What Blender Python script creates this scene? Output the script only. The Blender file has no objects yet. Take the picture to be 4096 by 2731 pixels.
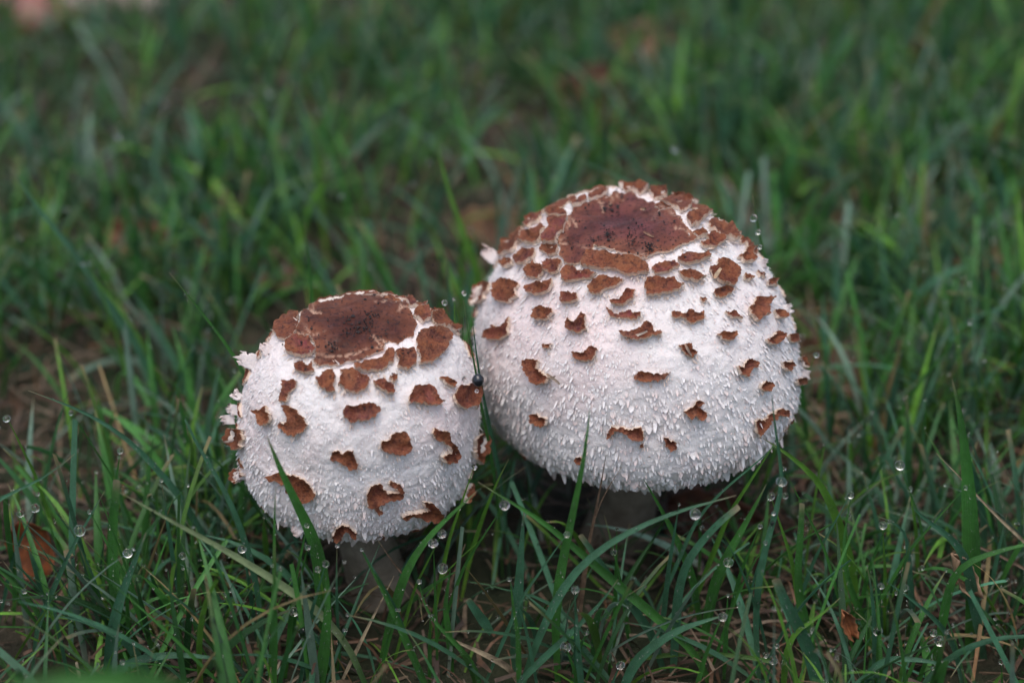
import bpy, math, random
import numpy as np
from mathutils.geometry import delaunay_2d_cdt
from mathutils import Vector

# ------------------------------------------------------------------ camera, light, exposure
S = 0.01                                   # the code below thinks in centimetres, the scene is in metres
sc = bpy.context.scene
C = sc.collection
PITCH = math.radians(30)
CAM = np.array([0, -46.77, 34.5])
LENS = 60.0
cam_d = bpy.data.cameras.new('camera'); cam = bpy.data.objects.new('camera', cam_d); C.objects.link(cam)
cam_d.lens = LENS; cam_d.sensor_width = 36; cam_d.sensor_fit = 'HORIZONTAL'
cam_d.clip_start = 0.01; cam_d.clip_end = 2000
cam.location = Vector(CAM * S); cam.rotation_euler = (math.pi / 2 - PITCH, 0, 0)
cam_d.dof.use_dof = True; cam_d.dof.focus_distance = 0.498; cam_d.dof.aperture_fstop = 5.4; cam_d.dof.aperture_blades = 9
sc.camera = cam

world = bpy.data.worlds.new('World'); sc.world = world; world.use_nodes = True
wn = world.node_tree.nodes; wl = world.node_tree.links; wn.clear()
SUN_EL, SUN_AZ = math.radians(76), math.radians(197)
sky = wn.new('ShaderNodeTexSky'); sky.sky_type = 'NISHITA'; sky.sun_disc = False
sky.sun_elevation = SUN_EL; sky.sun_rotation = SUN_AZ; sky.dust_density = 4; sky.air_density = 1.0
hs = wn.new('ShaderNodeHueSaturation'); hs.inputs['Saturation'].default_value = 0.85
bg = wn.new('ShaderNodeBackground'); bg.inputs['Strength'].default_value = 0.14
wo = wn.new('ShaderNodeOutputWorld')
wl.new(sky.outputs[0], hs.inputs['Color']); wl.new(hs.outputs[0], bg.inputs['Color']); wl.new(bg.outputs[0], wo.inputs['Surface'])
sun_d = bpy.data.lights.new('sun', 'SUN'); sun_d.energy = 0.8; sun_d.angle = math.radians(60); sun_d.color = (1.0, 0.97, 0.955)
sun = bpy.data.objects.new('sun', sun_d); C.objects.link(sun)
sun.rotation_euler = (math.pi / 2 - SUN_EL, 0, math.pi - SUN_AZ)
sc.view_settings.view_transform = 'Standard'; sc.view_settings.look = 'None'
sc.view_settings.exposure = 0.54; sc.view_settings.gamma = 1; sc.view_settings.use_curve_mapping = False
sc.render.engine = 'CYCLES'; sc.cycles.use_denoising = True
sc.cycles.max_bounces = 10; sc.cycles.transmission_bounces = 8; sc.cycles.caustics_reflective = False; sc.cycles.caustics_refractive = False

# ------------------------------------------------------------------ maths helpers
PI = math.pi
rng = np.random.default_rng(7); random.seed(7)
F2 = LENS / 36 * 4096
RT = np.array([1, 0, 0.]); FW = np.array([0, math.cos(PITCH), -math.sin(PITCH)]); UP = np.array([0, math.sin(PITCH), math.cos(PITCH)])
K = 4096 / 2352.0

def ray(px, py):                            # direction through a point of the photograph (4096 wide)
    d = FW + RT * (np.asarray(px)[..., None] - 2048) / F2 - UP * (np.asarray(py)[..., None] - 1365.5) / F2
    return d / np.linalg.norm(d, axis=-1, keepdims=True)
def at(px, py, Y):                          # 2352-wide coordinates -> point on the upright plane y = Y
    d = ray(np.array(px * K), np.array(py * K)); return CAM + d * (Y - CAM[1]) / d[1]
def on_ground(px, py, z=0.0):
    d = ray(np.array(px * K), np.array(py * K)); return CAM + d * (z - CAM[2]) / d[2]
def proj(p):
    q = p - CAM; d = q @ FW
    return np.stack([2048 + F2 * (q @ RT) / d, 1365.5 - F2 * (q @ UP) / d], -1)

_T = rng.random((64, 64, 64))
def vnoise(p):
    i = np.floor(p).astype(int); f = p - i; f = f * f * (3 - 2 * f); out = 0
    for a in (0, 1):
        for b in (0, 1):
            for c in (0, 1):
                w = (f[..., 0] if a else 1 - f[..., 0]) * (f[..., 1] if b else 1 - f[..., 1]) * (f[..., 2] if c else 1 - f[..., 2])
                out = out + w * _T[(i[..., 0] + a) % 64, (i[..., 1] + b) % 64, (i[..., 2] + c) % 64]
    return out * 2 - 1
def fbm(p, n=3):
    return sum(vnoise(p * 2.03 ** k + 11.7 * k) * 0.5 ** k for k in range(n))
def unit(v): return v / np.maximum(np.linalg.norm(v, axis=-1, keepdims=True), 1e-9)
def inside(poly, q):                        # points q in polygon
    x, y = q[:, 0], q[:, 1]; r = np.zeros(len(q), bool); n = len(poly)
    for i in range(n):
        x1, y1 = poly[i]; x2, y2 = poly[(i + 1) % n]
        if y1 == y2: continue
        c = ((y1 > y) != (y2 > y)) & (x < (x2 - x1) * (y - y1) / (y2 - y1) + x1); r ^= c
    return r

def mesh_obj(name, verts, faces, mats, parent=None, col=None, uv=None, mi=None, smooth=True):
    """faces: (n,3) or (n,4) array, or a list of tuples; verts in cm"""
    me = bpy.data.meshes.new(name)
    verts = np.asarray(verts, float) * S
    if isinstance(faces, np.ndarray):
        k = faces.shape[1]; n = len(faces)
        me.vertices.add(len(verts)); me.vertices.foreach_set('co', verts.ravel())
        me.loops.add(n * k); me.loops.foreach_set('vertex_index', faces.astype(np.int32).ravel())
        me.polygons.add(n); me.polygons.foreach_set('loop_start', np.arange(0, n * k, k, dtype=np.int32))
        me.update(calc_edges=True)
    else:
        me.from_pydata([tuple(v) for v in verts], [], faces)
    if col is not None:
        a = me.color_attributes.new('Col', 'FLOAT_COLOR', 'POINT')
        a.data.foreach_set('color', np.concatenate([col, np.ones((len(col), 1))], 1).ravel())
    if uv is not None:
        a = me.attributes.new('buv', 'FLOAT_VECTOR', 'POINT')
        a.data.foreach_set('vector', np.concatenate([uv, np.zeros((len(uv), 1))], 1).ravel())
    for m in (mats if isinstance(mats, (list, tuple)) else [mats]): me.materials.append(m)
    if mi is not None: me.polygons.foreach_set('material_index', np.asarray(mi, dtype=np.int32))
    me.polygons.foreach_set('use_smooth', np.full(len(me.polygons), smooth))
    me.validate(); me.update()
    o = bpy.data.objects.new(name, me); C.objects.link(o)
    if parent: o.parent = parent
    return o
def tag(o, label=None, cat=None, group=None, kind=None):
    if label: o['label'] = label
    if cat: o['category'] = cat
    if group: o['group'] = group
    if kind: o['kind'] = kind
    return o

# ------------------------------------------------------------------ materials
class M:
    def __init__(s, name):
        s.m = bpy.data.materials.new(name); s.m.use_nodes = True; s.t = s.m.node_tree; s.t.nodes.clear()
        s.out = s.n('ShaderNodeOutputMaterial')
    def n(s, ty, **kw):
        x = s.t.nodes.new(ty)
        for k, v in kw.items():
            if k.startswith('_'): setattr(x, k[1:], v)
            else: x.inputs[k.replace('__', ' ')].default_value = v
        return x
    def l(s, a, b): s.t.links.new(a, b)
    def noise(s, scale, detail=3, vec=None, rough=.6, dist=0):
        x = s.n('ShaderNodeTexNoise'); x.inputs['Scale'].default_value = scale; x.inputs['Detail'].default_value = detail
        x.inputs['Roughness'].default_value = rough; x.inputs['Distortion'].default_value = dist
        if vec is None:
            vec = s.coord()
        s.l(vec, x.inputs['Vector']); return x.outputs['Fac']
    def coord(s):
        if not hasattr(s, 'tc'): s.tc = s.n('ShaderNodeTexCoord')
        return s.tc.outputs['Object']
    def ramp(s, fac, stops):
        x = s.n('ShaderNodeValToRGB'); e = x.color_ramp.elements
        while len(e) < len(stops): e.new(0.5)
        for q, (p, c) in zip(e, stops): q.position = p; q.color = (*c, 1) if len(c) == 3 else c
        s.l(fac, x.inputs[0]); return x.outputs[0]
    def mix(s, fac, a, b, mode='MIX'):
        x = s.n('ShaderNodeMix', _data_type='RGBA', _blend_type=mode)
        for sock, v in ((x.inputs[0], fac), (x.inputs[6], a), (x.inputs[7], b)):
            if hasattr(v, 'is_output'): s.l(v, sock)
            elif isinstance(v, (int, float)): sock.default_value = v
            else: sock.default_value = (*v, 1)
        return x.outputs[2]
    def bump(s, h, strength, dist, prev=None):
        x = s.n('ShaderNodeBump'); x.inputs['Strength'].default_value = strength; x.inputs['Distance'].default_value = dist
        s.l(h, x.inputs['Height'])
        if prev: s.l(prev, x.inputs['Normal'])
        return x.outputs[0]
    def bsdf(s, color, rough=.6, normal=None, spec=.5, **kw):
        x = s.n('ShaderNodeBsdfPrincipled'); x.inputs['Specular IOR Level'].default_value = spec
        if hasattr(color, 'is_output'): s.l(color, x.inputs['Base Color'])
        else: x.inputs['Base Color'].default_value = (*color, 1)
        if hasattr(rough, 'is_output'): s.l(rough, x.inputs['Roughness'])
        else: x.inputs['Roughness'].default_value = rough
        if normal: s.l(normal, x.inputs['Normal'])
        for k, v in kw.items(): x.inputs[k.replace('__', ' ')].default_value = v
        return x
    def attr(s, name='Col'):
        x = s.n('ShaderNodeAttribute', _attribute_name=name); return x
    def end(s, sh): s.l(sh.outputs[0], s.out.inputs['Surface']); return s.m
GREY = lambda v: (v, v, v)

def mat_flesh():
    m = M('mushroom_flesh'); c = m.attr().outputs['Color']
    big = m.ramp(m.noise(55, 3), [(.42, GREY(0)), (.68, GREY(1))])
    c2 = m.mix(m.mix(.20, GREY(0), big), c, (0.80, 0.62, 0.60))
    fine = m.noise(1500, 3); c3 = m.mix(m.ramp(fine, [(.3, GREY(.35)), (.6, GREY(0))]), c2, (.66, .60, .56))
    nb = m.bump(m.noise(2600, 2), .5, .0003, m.bump(m.noise(900, 3), .6, .0006))
    b = m.bsdf(c3, .75, nb, .25, Subsurface__Weight=.25, Subsurface__Scale=.003)
    b.inputs['Subsurface Radius'].default_value = (1, .75, .6); return m.end(b)
def mat_scale():
    m = M('brown_scale_skin'); c = m.attr().outputs['Color']
    veins = m.n('ShaderNodeTexVoronoi', _feature='DISTANCE_TO_EDGE'); veins.inputs['Scale'].default_value = 900
    w = m.n('ShaderNodeVectorMath', _operation='ADD'); nz = m.n('ShaderNodeTexNoise'); nz.inputs['Scale'].default_value = 500
    m.l(m.coord(), nz.inputs['Vector']); sc_ = m.n('ShaderNodeVectorMath', _operation='SCALE'); sc_.inputs['Scale'].default_value = .0012
    m.l(nz.outputs['Color'], sc_.inputs[0]); m.l(m.coord(), w.inputs[0]); m.l(sc_.outputs[0], w.inputs[1]); m.l(w.outputs[0], veins.inputs['Vector'])
    light = m.ramp(veins.outputs['Distance'], [(.0, GREY(1)), (.16, GREY(0))])
    blot = m.ramp(m.noise(330, 4), [(.36, GREY(0)), (.66, GREY(1))])
    c1 = m.mix(m.mix(.8, GREY(0), blot), c, (.20, .060, .026))
    c2 = m.mix(m.mix(.30, GREY(0), light), c1, (.30, .13, .07))
    dark = m.ramp(m.noise(700, 3), [(.36, GREY(.65)), (.50, GREY(0))])
    c3 = m.mix(dark, c2, (.045, .016, .014))
    nb = m.bump(m.noise(1300, 4), .8, .0006, m.bump(m.noise(260, 3), .5, .0012))
    return m.end(m.bsdf(c3, m.ramp(m.noise(400, 3), [(.3, GREY(.45)), (.7, GREY(.85))]), nb, .18))
def mat_patch():
    m = M('brown_cap_skin'); c = m.attr().outputs['Color']
    blot = m.ramp(m.noise(110, 5), [(.35, GREY(0)), (.7, GREY(1))])
    c1 = m.mix(m.mix(.30, GREY(0), blot), c, (.110, .032, .020))
    streak = m.n('ShaderNodeMapping'); streak.inputs['Scale'].default_value = (1, 1.6, 1); m.l(m.coord(), streak.inputs['Vector'])
    c2 = m.mix(m.ramp(m.noise(420, 4, streak.outputs[0]), [(.52, GREY(0)), (.78, GREY(.25))]), c1, (.17, .085, .075))
    c3 = m.mix(m.ramp(m.noise(1000, 3), [(.34, GREY(.85)), (.46, GREY(0))]), c2, (.025, .010, .010))
    nb = m.bump(m.noise(900, 4), .5, .0004, m.bump(m.noise(120, 4), .5, .002))
    return m.end(m.bsdf(c3, m.ramp(m.noise(240, 3), [(.35, GREY(.38)), (.6, GREY(.75))]), nb, .22))
def mat_blade():
    m = M('grass_blade'); c = m.attr().outputs['Color']; buv = m.attr('buv').outputs['Vector']
    sep = m.n('ShaderNodeSeparateXYZ'); m.l(buv, sep.inputs[0])
    sn = m.n('ShaderNodeMath', _operation='SINE'); mu = m.n('ShaderNodeMath', _operation='MULTIPLY'); mu.inputs[1].default_value = 50
    m.l(sep.outputs[0], mu.inputs[0]); m.l(mu.outputs[0], sn.inputs[0])
    c1 = m.mix(m.ramp(sn.outputs[0], [(.2, GREY(.0)), (.9, GREY(.25))]), c, (.06, .22, .04))
    c2 = m.mix(m.ramp(m.noise(220, 3), [(.35, GREY(.35)), (.6, GREY(0))]), c1, (.02, .045, .015))
    dew = m.n('ShaderNodeTexVoronoi', _feature='F1'); dew.inputs['Scale'].default_value = 2100; m.l(m.coord(), dew.inputs['Vector'])
    dd = m.ramp(dew.outputs['Distance'], [(.0, GREY(1)), (.36, GREY(0))])
    wet = m.ramp(m.noise(130, 2), [(.40, GREY(0)), (.58, GREY(1))]); d2 = m.mix(1, dd, wet, 'MULTIPLY')
    c3 = m.mix(m.mix(.30, GREY(0), d2), c2, (.34, .48, .40))
    nb = m.bump(d2, .7, .0005, m.bump(sn.outputs[0], .25, .0003))
    b = m.bsdf(c3, .45, nb, .42)
    t = m.n('ShaderNodeBsdfTranslucent'); m.l(c3, t.inputs['Color'])
    mx = m.n('ShaderNodeMixShader'); mx.inputs[0].default_value = .33; m.l(b.outputs[0], mx.inputs[1]); m.l(t.outputs[0], mx.inputs[2])
    return m.end(mx)
def mat_dry():
    m = M('dry_plant'); c = m.attr().outputs['Color']
    c2 = m.mix(m.ramp(m.noise(300, 4), [(.35, GREY(.7)), (.6, GREY(0))]), c, (.035, .022, .016))
    return m.end(m.bsdf(c2, .6, m.bump(m.noise(700, 3), .6, .0006), .4))
def mat_water():
    m = M('water'); return m.end(m.bsdf((1, 1, 1), 0.0, None, .5, Transmission__Weight=1.0, IOR=1.333))
def mat_soil():
    m = M('soil')
    c = m.ramp(m.noise(60, 6, rough=.7), [(.3, (.012, .009, .007)), (.5, (.035, .025, .018)), (.7, (.075, .052, .036))])
    c2 = m.mix(m.ramp(m.noise(6, 4), [(.4, GREY(0)), (.6, GREY(.6))]), c, (.022, .040, .014))
    return m.end(m.bsdf(c2, .85, m.bump(m.noise(150, 5, rough=.7), 1, .004), .3))
def mat_plain(name, col, col2, scale, rough=.7, bd=.001):
    m = M(name); c = m.ramp(m.noise(scale, 5), [(.35, col), (.65, col2)])
    return m.end(m.bsdf(c, rough, m.bump(m.noise(scale * 3, 5), .8, bd), .4))
FLESH, SCALE, PATCH, BLADE, DRY, WATER, SOIL = mat_flesh(), mat_scale(), mat_patch(), mat_blade(), mat_dry(), mat_water(), mat_soil()
STEM = mat_plain('stem_skin', (.15, .12, .085), (.26, .22, .165), 160)
GILL = mat_plain('gill_flesh', (.55, .48, .40), (.66, .60, .52), 120)
CRUMB = mat_plain('dark_soil_crumb', (.010, .008, .010), (.03, .022, .02), 500, .5)

# ------------------------------------------------------------------ the ground
def ground():
    xs = np.concatenate([-np.geomspace(60, 60000, 22)[::-1], np.linspace(-55, 55, 90), np.geomspace(60, 60000, 22)])
    ys = np.concatenate([-np.geomspace(60, 60000, 22)[::-1], np.linspace(-55, 120, 130), np.geomspace(125, 90000, 22)])
    X, Y = np.meshgrid(xs, ys); Z = fbm(np.stack([X * .35, Y * .35, X * 0], -1)) * .35
    Z = np.where((abs(X) > 59) | (abs(Y) > 130), 0, Z) - .15
    n, m_ = X.shape; i = np.arange((n - 1) * (m_ - 1)); r, c = i // (m_ - 1), i % (m_ - 1)
    f = np.stack([r * m_ + c, r * m_ + c + 1, (r + 1) * m_ + c + 1, (r + 1) * m_ + c], -1)
    tag(mesh_obj('ground', np.stack([X, Y, Z], -1).reshape(-1, 3), f, SOIL), 'dark damp soil under the lawn', kind='structure')
ground()

# ------------------------------------------------------------------ the caps as star-shaped bodies
EL = np.radians([-65, -45, -25, -5, 15, 35, 55, 72, 90.])
class Cap:
    def __init__(s, c, rho, h, tx, ty):
        s.c = np.array(c); s.rho = np.array(rho); s.h = h
        cx, sx, cy, sy = math.cos(tx), math.sin(tx), math.cos(ty), math.sin(ty)
        A = np.array([[cx, 0, sx], [0, 1, 0], [-sx, 0, cx]]); B = np.array([[1, 0, 0], [0, cy, -sy], [0, sy, cy]])
        s.R = B @ A
    def r_of(s, el, az):
        x = np.clip(el, EL[0], EL[-1]); i = np.clip(np.searchsorted(EL, x) - 1, 0, len(EL) - 2); h = EL[i + 1] - EL[i]; t = (x - EL[i]) / h
        m = np.gradient(s.rho, EL); m[-1] = 0; f = s.rho
        r = (2*t**3-3*t**2+1)*f[i]+(t**3-2*t**2+t)*h*m[i]+(-2*t**3+3*t**2)*f[i+1]+(t**3-t**2)*h*m[i+1]
        a, b, c, d = s.h
        return r * (1 + np.cos(el) * (a*np.cos(az)+b*np.sin(az)+c*np.cos(2*az)+d*np.sin(2*az)))
    def loc(s, p): return (p - s.c) @ s.R
    def wor(s, q): return q @ s.R.T + s.c
    def pt(s, el, az, add=0):
        r = s.r_of(el, az) + add
        return s.wor(np.stack([np.cos(el)*np.cos(az)*r, np.cos(el)*np.sin(az)*r, np.sin(el)*r], -1))
    def f(s, p):
        q = s.loc(p); r = np.linalg.norm(q, axis=-1) + 1e-9
        return r - s.r_of(np.arcsin(np.clip(q[..., 2] / r, -1, 1)), np.arctan2(q[..., 1], q[..., 0]))
    def normal(s, p):
        e = .05; g = np.stack([s.f(p + np.eye(3)[k] * e) - s.f(p - np.eye(3)[k] * e) for k in range(3)], -1); return unit(g)
    def shift(s, P):
        return unit(P - s.c) * (.07 * vnoise(P * .55) + .03 * fbm(P * 2.2))[..., None]
    def hit(s, px, py):                     # where photograph rays meet the cap (or pass it nearest)
        d = ray(px, py); T = np.linspace(38, 62, 160)
        P = CAM + d[:, None, :] * T[None, :, None]; v = s.f(P)
        neg = v < 0; has = neg.any(1); i1 = np.where(has, neg.argmax(1), v.argmin(1))
        lo = T[np.maximum(i1 - 1, 0)]; hi = T[i1]
        for _ in range(12):
            mid = (lo + hi) / 2; g = s.f(CAM + d * mid[:, None]) < 0; hi = np.where(has & g, mid, hi); lo = np.where(has & ~g, mid, lo)
        t = np.where(has, (lo + hi) / 2, T[i1]); P = CAM + d * t[:, None]
        return P + s.shift(P), s.normal(P), has
    def down(s, p, n):                      # tangent pointing away from the apex
        a = s.R[:, 2]; t = -a - (-(n @ a))[..., None] * n; return unit(t)
CAPB = Cap([4.049, 0.0, 7.41], [4.231, 4.723, 5.296, 5.106, 4.99, 4.858, 4.85, 4.76, 4.20], (-0.042, 0.022, -0.019, -0.069), -0.141, -0.093)
CAPS = Cap([-4.875, -3.2, 6.237], [3.266, 3.418, 3.638, 3.549, 3.593, 3.885, 4.07, 3.98, 3.77], (0.068, 0.024, 0.022, 0.039), 0.116, 0.061)

# scale outlines as seen in three enlargements of the photograph: (x0, y0, magnification)
VA, VB, VC = (1800, 650, 1.568), (1800, 1300, 1.568), (850, 1120, 1.426)
A = """700,490 745,420 750,350 790,290 870,270 960,235 1040,195 1130,200 1180,240 1290,275 1380,310 1440,380 1480,440 1530,495 1440,530 1350,570 1250,590 1160,580 1060,560 960,540 920,530 900,570 870,610 830,645 750,640 710,590
640,370 735,355 735,410 690,480 685,515 610,520 600,470 640,430
590,535 685,530 690,590 640,600 580,560
480,450 580,400 605,420 580,470 520,510 460,490
440,430 465,420 450,480 400,560 340,590 320,580 360,500
420,600 460,545 530,545 535,590 500,630 440,640
340,640 390,605 400,640 370,665
490,680 530,640 540,620 555,650 590,650 595,700 560,730 510,720
600,640 650,620 715,635 700,690 650,705 615,680
850,640 880,590 920,570 1000,580 1080,610 1180,620 1230,660 1235,700 1160,715 1060,690 950,680 860,665
740,680 800,675 830,695 920,705 890,740 800,755 735,745 730,715
900,770 960,715 1020,735 1085,745 1050,780 960,820 900,820 885,790
715,870 720,830 760,820 780,835 810,830 815,870 770,885
500,790 530,770 560,750 600,770 620,755 650,740 645,800 580,830 510,815
310,790 350,730 400,740 440,770 440,840 400,885 340,880 305,840
1020,870 1080,850 1110,800 1155,805 1150,850 1090,890 1030,890
1230,760 1290,725 1330,735 1400,730 1420,770 1450,775 1400,810 1320,830 1240,830
1270,670 1310,640 1400,630 1425,660 1370,690 1290,700
1430,610 1480,580 1590,585 1610,605 1540,640 1460,640 1425,625
1430,695 1500,685 1550,710 1585,730 1540,755 1470,740
1620,670 1660,660 1670,615 1740,620 1785,660 1790,730 1750,790 1700,770 1640,730
1650,800 1690,790 1760,790 1720,840 1660,845 1640,825
1565,850 1610,855 1580,880
540,930 600,905 650,920 670,945 640,985 580,990 540,970
750,1020 765,980 790,1005 815,990 835,945 860,965 860,1000 868,1040 810,1065 755,1040
990,910 1040,950 1100,940 1130,928 1150,945 1190,940 1170,975 1080,975 1020,965
1395,940 1440,940 1460,955 1500,925 1530,945 1575,935 1575,980 1480,990 1400,970
1720,935 1750,945 1780,930 1800,960 1820,985 1760,975
1860,915 1890,900 1910,850 2000,855 1975,900 1970,960 1920,985 1900,1000 1870,960
2020,930 2050,930 2070,980 2040,980
1840,700 1890,730 1840,735
1790,600 1830,580 1840,550 1870,560 1860,600 1890,630 1830,635
1590,480 1640,460 1690,490 1690,520 1640,550 1580,545 1565,520 1610,510
1510,460 1560,445 1590,480 1540,495
1480,350 1560,350 1590,370 1540,420 1500,420 1480,385
1320,265 1400,240 1500,265 1490,310 1440,330 1370,290
1250,190 1340,180 1350,230 1280,240
1060,160 1160,158 1230,190 1190,215 1100,190
880,210 960,185 990,200 950,228 870,245
762,262 860,240 850,262 780,282
620,315 690,300 730,315 735,342 640,355
1610,400 1700,420 1750,450 1770,510 1700,490 1650,450
1390,205 1480,220 1540,265 1500,252 1420,232
1500,290 1580,300 1620,335 1560,340
1790,470 1850,500 1890,560 1850,550 1800,510
1920,680 1960,700 1960,730 1930,720
1980,745 2035,740 2030,780 1990,775
180,790 220,760 265,760 240,830 200,890 165,900
480,400 540,350 580,340 560,380 500,410
250,1060 290,1020 320,1040 345,1030 385,970 382,1040 370,1090 300,1112 250,1095"""
B = """1075,40 1130,45 1200,20 1235,-20 1265,0 1270,35 1320,45 1250,75 1150,85 1100,72
585,120 620,125 650,115 640,140 600,135
770,160 810,168 850,172 890,130 930,145 915,205 870,225 800,205
475,220 520,210 570,220 555,260 600,290 640,320 630,350 570,355 520,320 485,270
1430,130 1480,110 1510,120 1510,150 1540,165 1510,200 1480,190 1450,160
1155,310 1190,282 1260,292 1330,297 1380,287 1340,328 1260,342 1190,338
1660,62 1700,40 1740,50 1785,45 1760,88 1690,92
1970,90 2010,75 2020,60 2040,40 2075,60 2060,90 2020,122 1980,110
2110,60 2150,55 2165,100 2130,105
1790,250 1820,265 1850,215 1880,210 1920,240 1870,270 1840,315 1800,300
1940,370 1965,345 2000,365 1970,405 1940,400
2075,230 2110,220 2130,250 2110,285 2080,270
2150,330 2190,325 2190,365 2160,370
2180,200 2203,195 2210,260 2190,250
1460,520 1510,500 1550,455 1585,475 1545,500 1590,530 1585,565 1555,570 1525,545 1505,570 1480,550
520,550 560,545 620,575 620,610 580,615 530,585
1000,690 1005,645 1020,622 1080,625 1130,635 1170,625 1200,618 1218,655 1205,700 1140,682 1090,650 1040,645 1020,680
1335,690 1365,692 1410,710 1415,750 1380,765 1350,740
1905,610 1920,585 1955,595 1990,550 2030,530 2090,525 2090,560 2030,560 1990,590 1960,640 1925,690
795,820 840,815 835,850 800,845
1195,740 1215,735 1210,755 1195,755"""
Cc = """500,322 490,300 520,210 600,145 760,100 920,80 1090,115 1110,180 1130,230 1150,270 1120,330 1060,360 980,360 970,400 880,440 800,465 710,490 620,490 590,460 600,430 600,390 565,320
440,400 450,360 510,332 560,330 590,400 580,435 500,440 440,420
370,310 395,255 450,205 500,200 485,300 440,345 400,350
810,490 880,470 965,452 1000,400 1025,400 1025,480 960,525 880,530 820,520
1040,420 1080,395 1140,405 1145,490 1110,515 1050,500
1180,300 1250,290 1320,310 1325,370 1290,430 1230,480 1170,490 1165,430 1150,370 1160,330
1150,190 1210,185 1225,240 1190,260 1140,220
1240,200 1290,190 1330,240 1340,290 1260,280 1240,240
1345,240 1400,280 1380,300 1345,280
1105,120 1150,135 1210,150 1200,178 1120,165
1230,170 1285,175 1290,188 1240,192
480,490 520,475 550,500 575,475 585,520 540,545 490,520
600,560 630,535 690,520 705,560 690,600 705,640 660,640 610,590
720,600 730,520 800,510 880,550 885,600 850,630 760,625
915,580 980,570 1020,600 1030,640 990,645 930,610
1005,555 1030,535 1055,545 1025,580
410,580 490,580 480,620 440,650 440,690 400,690 415,640
260,740 290,742 320,715 345,760 345,800 310,820 290,780
396,830 402,800 425,815 440,790 430,760 410,715 470,730 520,770 552,820 530,850 480,880 430,860
750,735 770,710 810,718 860,705 920,705 950,720 948,745 880,790 790,805 755,770
1125,640 1160,600 1180,608 1220,595 1250,640 1260,680 1285,690 1200,710 1110,705
1280,560 1340,570 1365,590 1355,610 1310,600
1355,660 1380,610 1450,590 1490,610 1495,650 1460,710 1410,730 1360,700
955,925 965,905 995,905 1015,880 1040,860 1110,870 1112,900 1128,940 1100,975 1040,980 970,960
1235,865 1250,835 1265,850 1320,860 1325,905 1365,940 1380,985 1360,1020 1300,1025 1285,990 1330,970 1325,930 1250,900
675,1010 690,965 720,958 745,980 775,958 805,960 830,1030 825,1060 790,1065 740,1030
320,1105 420,1085 500,1110 560,1150 595,1200 580,1230 500,1235 440,1180 400,1140
875,1210 900,1160 960,1150 970,1180 990,1200 1060,1190 1040,1170 1000,1150 1010,1135 1060,1150 1085,1190 1070,1225 1000,1230 940,1260 965,1295 940,1310 920,1275 880,1265
1070,1335 1110,1310 1160,1310 1220,1290 1190,1250 1240,1250 1270,1290 1285,1330 1230,1345 1150,1330 1090,1345
685,1425 720,1385 740,1370 780,1385 825,1420 815,1440 760,1410 720,1450 695,1440
950,1440 975,1445 985,1470 960,1465
108,900 130,845 180,850 195,890 190,940 160,960
120,1095 140,1070 175,1090 185,1110 150,1150 125,1130
1490,950 1520,870 1560,885 1550,960 1500,1040 1485,1000
1415,1220 1440,1180 1480,1155 1478,1190 1430,1250"""
def outlines(txt, v):
    return [np.array([[float(q) for q in p.split(',')] for p in ln.split()]) / v[2] + np.array(v[:2]) for ln in txt.strip().split('\n')]
SC_B = outlines(A, VA) + outlines(B, VB)
SC_S = outlines(Cc, VC)

def jag(poly, r, levels=3, amp=.10, mn=5):
    p = [np.array(q) for q in poly]
    for _ in range(levels):
        out = []
        for i, a in enumerate(p):
            b = p[(i + 1) % len(p)]; out.append(a); d = b - a; L = np.hypot(*d)
            if L > mn:
                out.append((a + b) / 2 + np.array([-d[1], d[0]]) * r.normal() * amp)
        p = out
    # a last fine tooth along the whole edge
    out = []
    for i, a in enumerate(p):
        b = p[(i + 1) % len(p)]; d = b - a; L = np.hypot(*d); k = max(1, int(L / 5)); nrm = np.array([-d[1], d[0]]) / (L + 1e-6)
        for j in range(k): out.append(a + d * j / k + nrm * r.normal() * 1.6)
    return np.array(out)

def edge_dist(q, poly):
    a = poly; b = np.roll(poly, -1, 0); d = b - a; L2 = (d ** 2).sum(1) + 1e-9
    best = np.full(len(q), 1e9)
    for i in range(len(a)):
        t = np.clip(((q - a[i]) @ d[i]) / L2[i], 0, 1); best = np.minimum(best, np.hypot(*(q - a[i] - t[:, None] * d[i]).T))
    return best

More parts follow.
